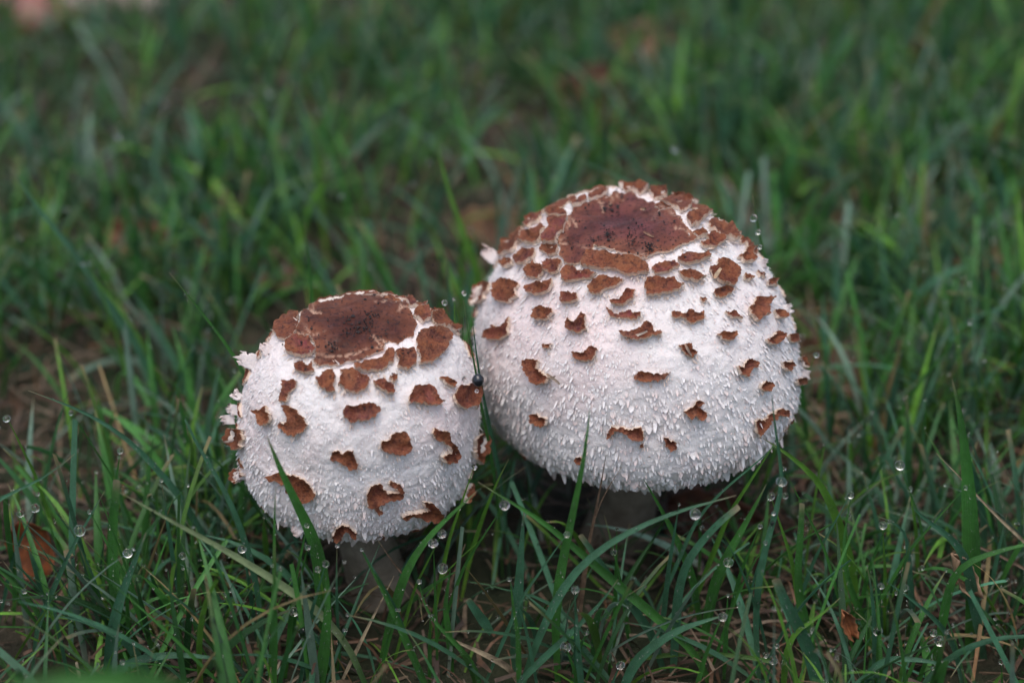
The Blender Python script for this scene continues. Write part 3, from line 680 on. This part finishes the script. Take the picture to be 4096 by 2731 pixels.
H([(1320,1365),(1325,1430),(1328,1500),(1335,1568)], 14, -8.8, -8.8, 'b', 'slim upright blade at bottom centre topped by a shining drop', .2, tip=None)
H([(1478,1100),(1500,1135),(1530,1190),(1560,1250),(1590,1320)], 17, -5.8, -5.4, 'g', 'dark blade rising into the underside of the large cap', .2, tip=None)
H([(1000,318),(1020,400),(1040,470),(1075,560),(1100,640)], 22, 9, 8, 'y', 'bright blurred blade standing behind the gap between the caps', .1, tip=None)
H([(20,380),(80,470),(180,590),(250,700),(320,800)], 22, 8, 7, 'b', 'blurred blade slanting down right at the upper left', .1)
H([(1290,355),(1370,380),(1450,420),(1550,470)], 12, 11, 9, 'b', 'thin blurred blade slanting behind the top of the large cap', .1)
H([(700,510),(708,580),(714,650),(718,720)], 13, 3, 3.5, 'g', 'dark upright blurred blade behind the small cap crown', .1)
H([(0,1575),(150,1568),(330,1590),(520,1640)], 60, -22, -22, 'g', 'soft green blade out of focus in the bottom left corner', .1, tip=None, ground_it=False)
H([(1075,1376),(1095,1405),(1115,1432),(1130,1456)], 22, -8.4, -8.1, 'b', 'loose clipped piece of pale blue grass between the stems', .1, cut=True, name='grass_clipping', cat='grass clipping', ground_it=False)
# dry stalks
H([(1392,1043),(1385,1085),(1377,1130),(1368,1175),(1350,1260)], 9, -6.2, -6, 'h', 'dark brown dead stalk standing against the underside of the large cap', 0, name='dry_stalk', cat='stalk')
H([(1428,1072),(1405,1105),(1380,1150),(1362,1200)], 6, -6, -5.9, 'h', 'thin dead stalk leaning right beside the dark brown stalk', 0, name='dry_stalk', cat='stalk')
H([(905,1322),(870,1390),(835,1460),(783,1567)], 8, -7.6, -8, 's', 'long pale straw leaning left below the small stem', 0, name='dry_stalk', cat='stalk')
H([(1069,1248),(1045,1310),(1020,1380),(999,1450)], 10, -5, -5.6, 'h', 'grey brown straw leaning in the dark gap between the stems', 0, name='dry_stalk', cat='stalk')
H([(868,1240),(905,1295),(940,1335),(972,1372)], 7, -6.4, -6, 'h', 'brown straw crossing in front of the small stem', 0, name='dry_stalk', cat='stalk')
H([(1017,1457),(1060,1478),(1110,1500),(1167,1530)], 13, -8, -7.8, 's', 'frayed flat straw lying between the stems at the bottom', 0, name='dry_stalk', cat='stalk')
H([(2150,1040),(2200,1090),(2260,1155),(2310,1205),(2375,1262)], 8, -4.5, -5, 's', 'pale stiff straw slanting behind the broad right blade', 0, name='dry_stalk', cat='stalk')
H([(2105,1330),(2140,1300),(2190,1265),(2230,1240)], 8, -3.5, -4, 'h', 'brown straw lying low near the right edge', 0, name='dry_stalk', cat='stalk')

D = """1095,898,11,-5.3|tiny clear dewdrop just under the black bead between the caps
1068,872,20,-6.3|clear dewdrop lying on the right shoulder of the small cap beside the black bead
1107,842,10,-5.2|tiny drop above right of the black bead between the caps
1021,695,15,-1|leftmost of three drops on hair thin stalks above the gap between the caps
1043,687,9,-1|smallest middle one of three drops above the gap between the caps
1066,673,13,-1|rightmost and highest of three drops on stalks above the gap between the caps
1089,1073,17,-6.2|drop perched in the dark gap beside the rusty scale of the small cap
1159,1160,29,-7.4|large drop hanging under the blade below the gap between the caps
1597,1180,31,-7.9|largest round drop hanging from the arching blade under the large cap
1560,1158,7,-7.7|tiny bead riding on top of the arching blade above the largest drop
1321,1353,23,-9|bright drop on the slim upright blade at bottom centre
1299,1485,28,-8.9|big drop clinging under the left slanting blade at bottom centre
1017,1305,28,-7.3|big clear drop on the short stub right of the small stem
1015,1226,24,-7.6|upper of two drops on the broad blade right of the small cap
995,1247,27,-7.6|lower of two drops on the broad blade right of the small cap
748,1294,21,-8.6|bright drop crowning the upright blade below the small cap
730,1307,18,-8.3|dimmer drop touching the left of the bright crowning drop
705,1206,14,-7.9|small drop on the wide blade at the lower rim of the small cap
707,1256,16,-7.8|drop lower down the wide blade below the small cap rim
963,1335,14,-8.1|drop on the tip of the thin beaded blade below the gap
831,1262,11,-8.2|pale drop on the tip of the narrow blade under the small cap
914,1400,14,-8.5|drop halfway down the narrow blade below the small stem
988,1413,12,-8.3|small drop halfway down the thin beaded blade
697,1450,30,-8.4|very large dim drop at the bottom left of the small stem
675,1404,26,-8.2|wide drop above the very large dim drop left of the stem
793,1446,12,-8.2|small drop on the pale diagonal blade near the bottom
618,1460,14,-8.2|small drop against the thin upright blade at the bottom
1302,1227,18,-7.8|drop on the tall blade just under the large cap
1170,1329,14,-8.5|drop on top of the thin upright blade beside the blue blade
1410,1267,20,-7.4|drop in the shade under the middle of the large cap
1347,1452,16,-8.6|drop between two slanting blades at bottom centre
1425,1527,23,-9|greenish drop on a stub at the bottom edge right of centre
1491,1054,13,-6|faint drop against the lower face of the large cap
1417,1214,10,-7|tiny drop under the arching blade near the large stem
183,1218,31,-7.2|largest drop at far left held by a thin slanting blade
205,1175,12,-7.1|small bright drop above the largest drop at far left
47,1179,20,-5|left one of two dim drops before the orange leaf
81,1166,24,-5|right larger one of two dim drops before the orange leaf
293,1270,24,-7.6|drop beside the wide dewy upright blade at lower left
276,1035,17,-4|drop hanging under the long arching blade at left
163,948,14,-4.2|small drop under the long arching blade near its tip
15,961,20,-4|shining drop at the left edge of the picture
55,1357,15,-8|bright drop on a stub at lower left edge
419,1276,19,-7|drop on a blade tip left of the pale diagonal blade
556,1260,23,-6.9|drop on the tall hooked blade left of the small cap
1795,1106,28,-7|biggest in the chain of drops beside the right rim of the large cap
1771,1140,22,-6.8|left drop of the pair under the biggest chain drop
1804,1138,18,-6.8|right drop of the pair under the biggest chain drop
1800,1076,14,-6.6|drop just above the biggest chain drop
1784,1013,13,-6.4|topmost chain drop touching the large cap's right rim
1777,1178,12,-7|small chain drop below the pair, upper of two
1774,1201,12,-7|small chain drop below the pair, lower of two
1758,1246,13,-7.4|lowest drop of the chain on the tall bluish blade
1746,1208,14,-7|drop standing left of the chain on a thin tip
2067,1068,26,-4.6|large drop on a pale tip right of the large cap
1954,1137,18,-6|drop crowning the dark slim upright blade
2028,1206,22,-6.5|larger of two touching drops under the short curled blade
2041,1197,11,-6.6|smaller of two touching drops under the short curled blade
2218,1120,12,-6.2|small drop in the middle of the broad right blade
2090,1123,14,-4|dim teal drop left of the broad right blade
1673,1291,28,-6.6|big dim drop on the forked blade right of the large stem
1660,1416,24,-9|drop at the tip of the dewy arching blade at the bottom
1776,1516,23,-9|larger drop of a touching pair at the bottom right of centre
1759,1504,16,-9|smaller drop of a touching pair at the bottom right of centre
2024,1345,18,-8.2|drop at the upper end of the beaded thin blade
2078,1349,20,-7.8|drop right of the beaded thin blade's upper end
2016,1448,26,-8.4|large drop above the horizontal wet blade
2159,1471,28,-8.4|largest drop near the lower right corner
2144,1452,20,-8.2|drop touching the largest lower right drop from above
2301,1518,18,-8.8|drop in the bottom right corner grass
1784,1482,14,-8.9|small drop on a thin tip above the bottom touching pair
1672,1366,10,-8|tiny drop above the dewy arching blade's tip
1731,501,20,.8|largest drop behind the right shoulder of the large cap
1741,533,14,.9|middle drop behind the right shoulder of the large cap
1745,567,12,1|lowest drop behind the right shoulder of the large cap
1875,815,16,-1|drop in the air right of the widest part of the large cap
618,210,22,24|bright blurred drop at upper left of centre
270,310,18,17|bright blurred drop at the far upper left
1550,342,20,12|bright blurred drop above the large cap
190,605,12,6|left drop of a blurred glinting pair at left
205,603,12,6|right drop of a blurred glinting pair at left
2228,740,14,2|glinting blurred drop near the right edge"""
DROPS = []
for ln in D.split('\n'):
    a_, lab_ = ln.split('|'); DROPS.append((*map(float, a_.split(',')), lab_))
def supports():
    r = np.random.default_rng(99); allq = np.concatenate(HERO_Q); out = []
    for (x, y, d, Y, lab) in DROPS:
        p = at(x, y, Y); rr_ = d / 2 / 3921. * np.linalg.norm(p - CAM)
        if np.linalg.norm(allq - p, axis=1).min() < rr_ + .10 or 'shoulder' in lab or 'black' in lab or 'stalks' in lab or 'lower face' in lab: continue
        a = r.uniform(0, 2 * PI); ln_ = r.uniform(.15, .5) * p[2]; base = np.array([p[0] + math.cos(a) * ln_, p[1] + abs(math.sin(a)) * ln_ * .6, -.3])
        mid = (p + base) / 2 + np.array([0, .1, .12 * p[2]]); tip = p + np.array([0, rr_ * .55, -rr_ * .2])
        if (CAPB.f(np.array([mid, base])) < .1).any() or (CAPS.f(np.array([mid, base])) < .1).any(): base = np.array([p[0], p[1] - .2, -.3]); mid = (p + base) / 2
        Vv, Ff, cc, uu, _ = blade_mesh([base, mid, tip], r.uniform(.09, .17), GREENS[r.choice(['g', 'b', 'g', 'y'])], None, r.uniform(-.5, .5))
        out.append((Vv, Ff, cc, uu))
    return out
def field(n, x0, x1, y0, y1, seg, wmin, wmax, hmin, hmax, seed, clear=True, dry=0.0):
    r = np.random.default_rng(seed)
    nt = n // 4; cx = r.uniform(x0, x1, nt); cy = r.uniform(y0, y1, nt)
    dens = fbm(np.stack([cx * .12, cy * .12, cx * 0 + 3.3], -1), 3); kp = dens > r.uniform(-.85, .45, nt); cx, cy = cx[kp], cy[kp]
    k = r.integers(3, 8, len(cx)); bx = np.repeat(cx, k) + r.normal(0, .35, k.sum()); by = np.repeat(cy, k) + r.normal(0, .35, k.sum())
    m = len(bx); a0 = np.repeat(r.uniform(0, 2*math.pi, len(cx)), k) + r.normal(0, 1.1, m)
    L = r.uniform(hmin, hmax, m) * (1 + .25 * fbm(np.stack([bx*.1, by*.1, bx*0], -1))); lean = np.abs(r.normal(.3, .38, m)); bend = np.abs(r.normal(.4, .65, m))
    W = r.uniform(wmin, wmax, m) * np.clip(L / 4, .6, 1.15)
    tt = np.linspace(0, 1, seg + 1)
    ang = lean[:, None] + bend[:, None] * tt[None] ** 1.3                     # from vertical
    ds = (L / seg)[:, None]
    hx = np.cumsum(np.sin(ang) * ds, 1); hz = np.cumsum(np.cos(ang) * ds, 1)
    wob = r.normal(0, .25, m)[:, None] * tt[None] * 1.0
    dx, dy = np.cos(a0)[:, None], np.sin(a0)[:, None]; sx, sy = -dy, dx
    X = bx[:, None] + dx * hx + sx * wob; Y = by[:, None] + dy * hx + sy * wob; Z = hz - .4
    P = np.stack([X, Y, Z], -1)
    ok = np.ones(m, bool)
    for cap in (CAPB, CAPS):
        ok &= (cap.f(P.reshape(-1, 3)).reshape(P.shape[:2]) > .12).all(1)
    for (sx_, sy_, rr_) in ((3.6, .3, 1.2), (-4.2, -3.1, 1.1)): ok &= np.hypot(bx - sx_, by - sy_) > rr_
    if clear:                                # nothing tall grows close in front of the caps
        for cap, yc, z0 in ((CAPB, 0, 1), (CAPS, -3.2, 1)):
            q = proj(P.reshape(-1, 3)); hitm = np.zeros(len(q), bool)
            c = proj(cap.c[None])[0]; rad = cap.rho[3] * F2 / 52
            dd = np.hypot((q[:, 0] - c[0]), (q[:, 1] - c[1]) / .93) < rad * 1.0
            front = P.reshape(-1, 3)[:, 1] < yc + 1
            ok &= ~(dd & front).reshape(P.shape[:2]).any(1)
        # a hollow of short, sparse grass under and between the caps
        q0 = proj(P[:, -1]); holl = (q0[:, 0] > 1450) & (q0[:, 0] < 2750) & (q0[:, 1] > 1850) & (q0[:, 1] < 2731)
        ok &= ~(holl & (r.random(m) < .45)); ok &= ~((by < -8.2) & (np.abs(bx) < 20) & (r.random(m) < .5))
    # bare patch at the far left
    ok &= ~((bx < -22 + 8 * r.random(m)) & (by > 50) & (r.random(m) < .8))
    P, W, a0, L = P[ok], W[ok], a0[ok], L[ok]; m = len(P)
    roll = r.normal(0, .6, m); wv = np.stack([-np.sin(a0 + roll), np.cos(a0 + roll), r.normal(0, .15, m)], -1); wv = unit(wv)
    cutm = r.random(m) < .3
    prof = np.where(cutm[:, None], np.clip(.6 + .6 * tt, 0, 1) * np.clip(1.15 - .5 * tt, 0, 1), np.clip(.6 + 1.1 * tt, 0, 1) * np.clip((1.02 - tt) / .5, 0, 1) ** .8)
    w = W[:, None] * prof
    T = unit(np.gradient(P, axis=1)); nn = unit(np.cross(np.broadcast_to(wv[:, None], T.shape), T))
    rows = np.stack([P - wv[:, None] * w[..., None] / 2, P - nn * (w * .22)[..., None], P + wv[:, None] * w[..., None] / 2], 2)
    V = rows.reshape(-1, 3)
    f = np.array([[s_ * 3 + k_, s_ * 3 + k_ + 1, (s_ + 1) * 3 + k_ + 1, (s_ + 1) * 3 + k_] for s_ in range(seg) for k_ in range(2)])
    F = (f[None] + (np.arange(m) * (seg + 1) * 3)[:, None, None]).reshape(-1, 4)
    pal = np.array([GREENS['g'], GREENS['b'], GREENS['y'], GREENS['d'], (.14, .22, .17), (.22, .15, .07)])
    ci = r.choice(6, m, p=[.27, .27, .15, .17, .11, .03]); c = pal[ci] * np.exp(r.normal(0, .32, (m, 1)))
    cc = c[:, None] * np.ones((1, seg + 1, 1)); kb = np.clip(1 - tt / .35, 0, 1)[None, :, None]; cc = cc * (1 - kb) + (c * np.array([2.2, 1.5, 1.6]))[:, None] * kb
    tipm = (r.random(m) < .45)[:, None, None] * np.clip((tt - .86) / .08, 0, 1)[None, :, None]; cc = cc * (1 - tipm) + np.array([.30, .22, .12]) * tipm
    col = np.repeat(cc.reshape(-1, 3), 3, 0); uv = np.stack([np.tile([0, .5, 1], m * (seg + 1)), np.tile(np.repeat(tt, 3), m)], -1)
    return V, F, col, uv, P
def join(parts):
    off = 0; out = [[], [], [], []]
    for V, F, c, u, *_ in parts: out[0].append(V); out[1].append(F + off); out[2].append(c); out[3].append(u); off += len(V)
    return [np.concatenate(x) for x in out]
near = field(5200, -26, 26, -17, 10, 8, .09, .27, 2.2, 6.4, 21)
mid_ = field(8800, -34, 34, 10, 62, 6, .13, .36, 2.2, 6.0, 22)
far_ = field(5200, -75, 75, 62, 150, 3, .3, .5, 2.5, 5, 23)
sideL = field(3800, -75, -26, -30, 62, 4, .2, .38, 2.2, 5, 24); sideR = field(3800, 26, 75, -30, 62, 4, .2, .38, 2.2, 5, 25)
V, F, c_, u_ = join([near, mid_, far_, sideL, sideR] + supports())
tag(mesh_obj('grass', V, F, BLADE, col=c_, uv=u_), 'dense wet green lawn grass around the mushrooms', kind='stuff')

# dead thatch low between the blades
def thatch(n, x0, x1, y0, y1, seed, Lm=3.2):
    r = np.random.default_rng(seed); b = np.stack([r.uniform(x0, x1, n), r.uniform(y0, y1, n), r.uniform(-.1, .9, n)], -1)
    dn = fbm(b * np.array([.1, .1, 0]) + 5.); b = b[dn > r.uniform(-1., .5, n)]; n = len(b)
    a = r.uniform(0, 2 * math.pi, n); L = r.uniform(.6, Lm, n); up = r.normal(.08, .22, n); d = unit(np.stack([np.cos(a), np.sin(a), up], -1)); W = r.uniform(.04, .2, n)
    sdv = unit(np.cross(d, np.array([0, 0, 1.]) + r.normal(0, .5, (n, 3)))); bow = r.normal(0, .2, n); rows = []
    for t in (0, .33, .66, 1):
        c = b + d * (L * t)[:, None] + np.array([0, 0, 1.]) * (bow * math.sin(t * 3.14))[:, None]
        w = W * (1 - .6 * t); rows += [c - sdv * (w / 2)[:, None], c + sdv * (w / 2)[:, None]]
    V = np.stack(rows, 1).reshape(-1, 3)
    pal = np.array([(.30, .22, .14), (.20, .13, .08), (.13, .07, .04), (.36, .29, .20), (.22, .11, .055), (.08, .05, .035)])
    c = pal[r.choice(6, n, p=[.2, .24, .22, .06, .14, .14])] * r.uniform(.35, .85, (n, 1)); col = np.repeat(c, 8, 0)
    dk = np.hypot(V[:, 0], V[:, 1]) > 1e9
    return V, strip_faces(n, 3), col, np.zeros((len(V), 2))
V, F, c_, u_ = join([thatch(9500, -34, 34, -17, 62, 31), thatch(3500, -34, 34, 8, 62, 37, 5), thatch(3500, -22, 22, -14, 8, 32, 2.4), thatch(3000, -75, 75, 62, 140, 33, 5)])
tag(mesh_obj('dead_thatch', V, F, DRY, col=c_), 'tangled dead brown grass lying between the green blades', kind='stuff')

# ------------------------------------------------------------------ dead leaves, stones
def dead_leaf(pos, size, rot, curl, colr, label, tilt=(0, 0), aspect=.6):
    r = np.random.default_rng(abs(hash(label)) % 1000 if False else int(size * 997 + rot * 131) % 10007)
    g = 13; V = []; c = []
    for i in range(g):
        t = i / (g - 1)
        hw = aspect * size / 2 * (math.sin(math.pi * (.06 + .9 * t)) ** .7) * (1 + .12 * r.normal())
        for j in range(g):
            s_ = j / (g - 1) * 2 - 1
            x = s_ * hw; y = (t - .5) * size; z = curl * size * (s_ ** 2 * .3 + (t - .5) ** 2 * .6) + .04 * size * vnoise(np.array([[x * 2.5, y * 2.5, rot]]))[0] - .05 * size * math.exp(-(s_ / .12) ** 2)
            V.append((x, y, z)); c.append(np.array(colr) * (.8 + .4 * r.random()) * (1.25 if abs(s_) < .1 else 1))
    V = np.array(V); cz, sz = math.cos(rot), math.sin(rot); tx, ty = tilt
    Rz = np.array([[cz, -sz, 0], [sz, cz, 0], [0, 0, 1]]); Rx = np.array([[1, 0, 0], [0, math.cos(tx), -math.sin(tx)], [0, math.sin(tx), math.cos(tx)]]); Ry = np.array([[math.cos(ty), 0, math.sin(ty)], [0, 1, 0], [-math.sin(ty), 0, math.cos(ty)]])
    V = V @ (Rx @ Ry @ Rz).T; V = V - np.array([0, 0, min(V[:, 2].min() + .1, 0)]) + np.asarray(pos)
    F = np.array([[i * g + j, i * g + j + 1, (i + 1) * g + j + 1, (i + 1) * g + j] for i in range(g - 1) for j in range(g - 1)])
    o = mesh_obj('dead_leaf', V, F, DRY, col=np.array(c)); md = o.modifiers.new('thickness', 'SOLIDIFY'); md.thickness = .0003
    tag(o, label, 'leaf'); return o
LF = dead_leaf
LF(at(80, 1300, -3.2), 1.9, .3, .6, (.17, .048, .012), 'orange brown curled dead leaf standing in the grass at far left', (1.2, .2), .75)
LF(on_ground(335, 580, .6), 3.2, 1.2, .4, (.24, .10, .06), 'reddish brown blurred leaf left of centre behind the grass', (.9, 0))
LF(on_ground(1410, 320, .6), 3.4, .6, .5, (.085, .035, .015), 'darkest brown blurred leaf behind the large cap crown', (.8, .2))
LF(on_ground(1345, 225, .8), 3.4, 2.0, .4, (.19, .06, .045), 'reddish blurred leaf farther back above the darkest leaf', (.9, 0))
LF(on_ground(1130, 540, .6), 3.2, 1.6, .4, (.20, .11, .05), 'tan brown leaf lying just left of the large cap', (.7, 0))
LF(on_ground(1150, 590, .3), 2.6, .2, .3, (.10, .045, .02), 'dark leaf half hidden behind the left shoulder of the large cap', (.5, 0))
LF(on_ground(2250, 650, .6), 3.2, 1.0, .5, (.17, .075, .04), 'brown leaf in the grass right of the large cap near the edge', (.8, 0))
LF(on_ground(2310, 330, .6), 3.2, 2.4, .4, (.18, .06, .03), 'small rusty leaf against the right edge, upper half', (.7, 0))
LF(on_ground(1460, 120, .8), 4.2, 1.7, .3, (.24, .14, .08), 'light tan blurred leaf near the top middle right', (.7, 0))
LF(at(1640, 1215, .5), 3.4, 1.3, .5, (.12, .045, .025), 'dark red brown leaf lying in shade beneath the large cap', (.9, 0))
LF(at(2195, 1350, -6.2), 1.6, .5, .9, (.34, .22, .13), 'curled tan husk among the blades at lower right', (1.3, .4), .35)
LF(at(1940, 1450, -8), 1.0, .4, .8, (.26, .10, .04), 'tiny rust brown leaf scrap above the wet blade at lower right', (1.4, .3), .4)
LF(on_ground(1900, 880, .4), 3.0, .8, .5, (.15, .08, .045), 'dull brown leaf close behind the right rim of the large cap', (.7, 0))
LF(on_ground(620, 640, .4), 2.6, .9, .5, (.20, .12, .08), 'pale brown leaf behind the left shoulder of the small cap', (.7, 0))

def stone(pos, size, col, col2, label, name, seed):
    r = np.random.default_rng(seed); n, k = 14, 22; th = np.linspace(0, math.pi, n); ph = np.linspace(0, 2*math.pi, k, endpoint=False)
    T_, P_ = np.meshgrid(th, ph, indexing='ij'); D = np.stack([np.sin(T_)*np.cos(P_), np.sin(T_)*np.sin(P_), np.cos(T_)], -1)
    D = np.sign(D) * np.abs(D) ** .7; V = D * np.array(size) / 2 * (1 + .12 * fbm(D * 2 + seed))[..., None] + np.asarray(pos)
    i = np.arange((n-1)*k); a, b = i // k, i % k
    tag(mesh_obj(name, V.reshape(-1, 3), np.stack([a*k+b, (a+1)*k+b, (a+1)*k+(b+1)%k, a*k+(b+1)%k], -1), mat_plain(name + '_surface', col, col2, 60, .8, .002)), label, 'stone')
stone(on_ground(40, 40, .8), (5.5, 4.5, 2.6), (.22, .09, .075), (.32, .16, .135), 'pinkish red stone on bare soil in the top left corner', 'red_stone', 3)
stone(on_ground(250, 14, .5), (7.5, 3, 1.6), (.24, .18, .155), (.33, .26, .22), 'pale flat stone on bare soil by the top left edge', 'pale_stone', 5)

# ------------------------------------------------------------------ dew
def ico_pts(sub):
    import bmesh
    bm = bmesh.new(); bmesh.ops.create_icosphere(bm, subdivisions=sub, radius=1); v = np.array([x.co[:] for x in bm.verts]); f = np.array([[y.index for y in x.verts] for x in bm.faces]); bm.free(); return v, f
IV, IF = ico_pts(1); HV, HF = ico_pts(4)
def dew():
    r = np.random.default_rng(77); P, R = [], []
    NP = near[4]; tips = NP[:, -1]; q = proj(tips); vis = (q[:, 0] > -50) & (q[:, 0] < 4150) & (q[:, 1] > 900) & (q[:, 1] < 2800)
    for k in np.nonzero(vis)[0]:
        if r.random() < .2: s_ = r.uniform(.03, .085); P.append(tips[k] + [0, 0, s_ * .3]); R.append(s_)
        for _ in range(r.integers(0, 4)):
            j = r.integers(2, NP.shape[1]); P.append(NP[k, j] + r.normal(0, .06, 3)); R.append(r.uniform(.015, .05))
    for Q in HERO_Q[:44]:
        for _ in range(26):
            j = r.integers(2, len(Q) - 1); t = r.random(); p = Q[j] * t + Q[j - 1] * (1 - t)
            P.append(p + unit(CAM - p) * .03 + r.normal(0, .05, 3)); R.append(r.uniform(.010, .030))
    MP = mid_[4]; 
    for k in r.choice(len(MP), 1500): P.append(MP[k, -1]); R.append(r.uniform(.05, .12))
    P = np.array(P); R = np.array(R); V = (P[:, None] + IV[None] * R[:, None, None]).reshape(-1, 3)
    F = (IF[None] + (np.arange(len(P)) * len(IV))[:, None, None]).reshape(-1, 3)
    tag(mesh_obj('dew', V, F, WATER), 'fine beads of dew over the grass blades', kind='stuff')
dew()

me_drop = None
def drop(x, y, d, Y, label, mat=None, name='dewdrop'):
    global me_drop
    p = at(x, y, Y); rr = d / 2 / (3921.) * np.linalg.norm(p - CAM)
    if me_drop is None:
        o = mesh_obj(name, HV, HF, WATER); me_drop = o.data
    else:
        o = bpy.data.objects.new(name, me_drop); C.objects.link(o)
    o.location = Vector(p * S); rr *= .84; q = random.uniform(-.10, .14); o.scale = (rr * (1 - q * .5), rr * (1 - q * .5), rr * (1 + q)); o.rotation_euler = (random.uniform(-.5, .5), random.uniform(-.5, .5), random.uniform(0, 6))
    tag(o, label, 'dewdrop'); return o
for q_ in DROPS: drop(*q_)
# the hair-thin stalks under the three high drops
for (x, y, x2, y2, lab) in ((1021, 702, 1046, 752, 'leftmost hair thin stalk above the gap between the caps'), (1044, 692, 1055, 750, 'middle hair thin stalk above the gap between the caps'), (1067, 680, 1062, 740, 'rightmost hair thin stalk above the gap between the caps')):
    H([(x, y), ((x + x2) / 2 + 1, (y + y2) / 2), (x2, y2), (x2 + 3, y2 + 60)], 6, -1, -1, 'g', lab, 0, tip=None, name='grass_stalk', cat='stalk')
H([(1064, 690), (1075, 760), (1085, 815), (1093, 850), (1102, 920), (1122, 1010), (1140, 1120), (1150, 1230)], 7, -5.2, -2.2, 'g', 'left of two thin dewy blades standing in the gap between the caps', .1)
H([(1083, 715), (1088, 760), (1095, 820), (1104, 880), (1125, 980), (1150, 1100), (1165, 1230)], 8, -5.0, -2.2, 'b', 'right of two thin dewy blades standing in the gap between the caps', .1)
mb = M('black_bead'); BEAD = mb.end(mb.bsdf((.012, .014, .018), .12, None, .6))
pb = at(1098, 873, -5.6); o = mesh_obj('black_bead', HV * .175 * np.array([1, 1, 1.08]) * (1 + .04 * fbm(HV * 2))[:, None] + pb, HF, BEAD); tag(o, 'round glossy black bead wedged between the two caps', 'bead')

# straw bits lying on the caps
def bit(view, x0, y0, x1, y1, w, cap, colk, label, lift=.16):
    q = np.array([[x0, y0], [x1, y1]]) / view[2] + np.array(view[:2]); q = np.array([q[0] + (q[1] - q[0]) * t for t in np.linspace(0, 1, 6)])
    P, N, _ = cap.hit(q[:, 0], q[:, 1]); P = P + N * lift; P[-1] += N[-1] * .06
    V, F, col, uv, Q = blade_mesh(P, w / 1.568 / K / 78 * 1., colk, None, .2, .3, 6, cut=True)
    tag(mesh_obj('straw_bit', V, F, DRY, col=col), label, 'straw bit')
bit(VA, 1205, 322, 1242, 332, 22, CAPB, (.36, .24, .16), 'pale flake of straw on the upper part of the large brown crown')
bit(VA, 1215, 455, 1278, 495, 18, CAPB, (.20, .11, .07), 'short brown stick lying on the right half of the large crown')
bit(VB, 632, 298, 715, 360, 22, CAPB, (.26, .20, .15), 'grey straw splinter sticking right from the hooked scale at left', .2)
bit(VB, 640, 330, 695, 312, 14, CAPB, (.20, .15, .11), 'thinner splinter crossing the grey straw on the hooked scale', .22)
bit(VB, 1110, 95, 1240, 45, 20, CAPB, (.40, .33, .27), 'pale straw sliver across the crown shaped scale of the large cap', .2)
bit(VB, 1465, 120, 1500, 190, 18, CAPB, (.30, .22, .17), 'upright straw splinter across the small scale right of centre', .2)
bit(VA, 1640, 740, 1670, 690, 30, CAPB, (.46, .34, .22), 'broad pale sliver on the large ragged scale at right', .2)
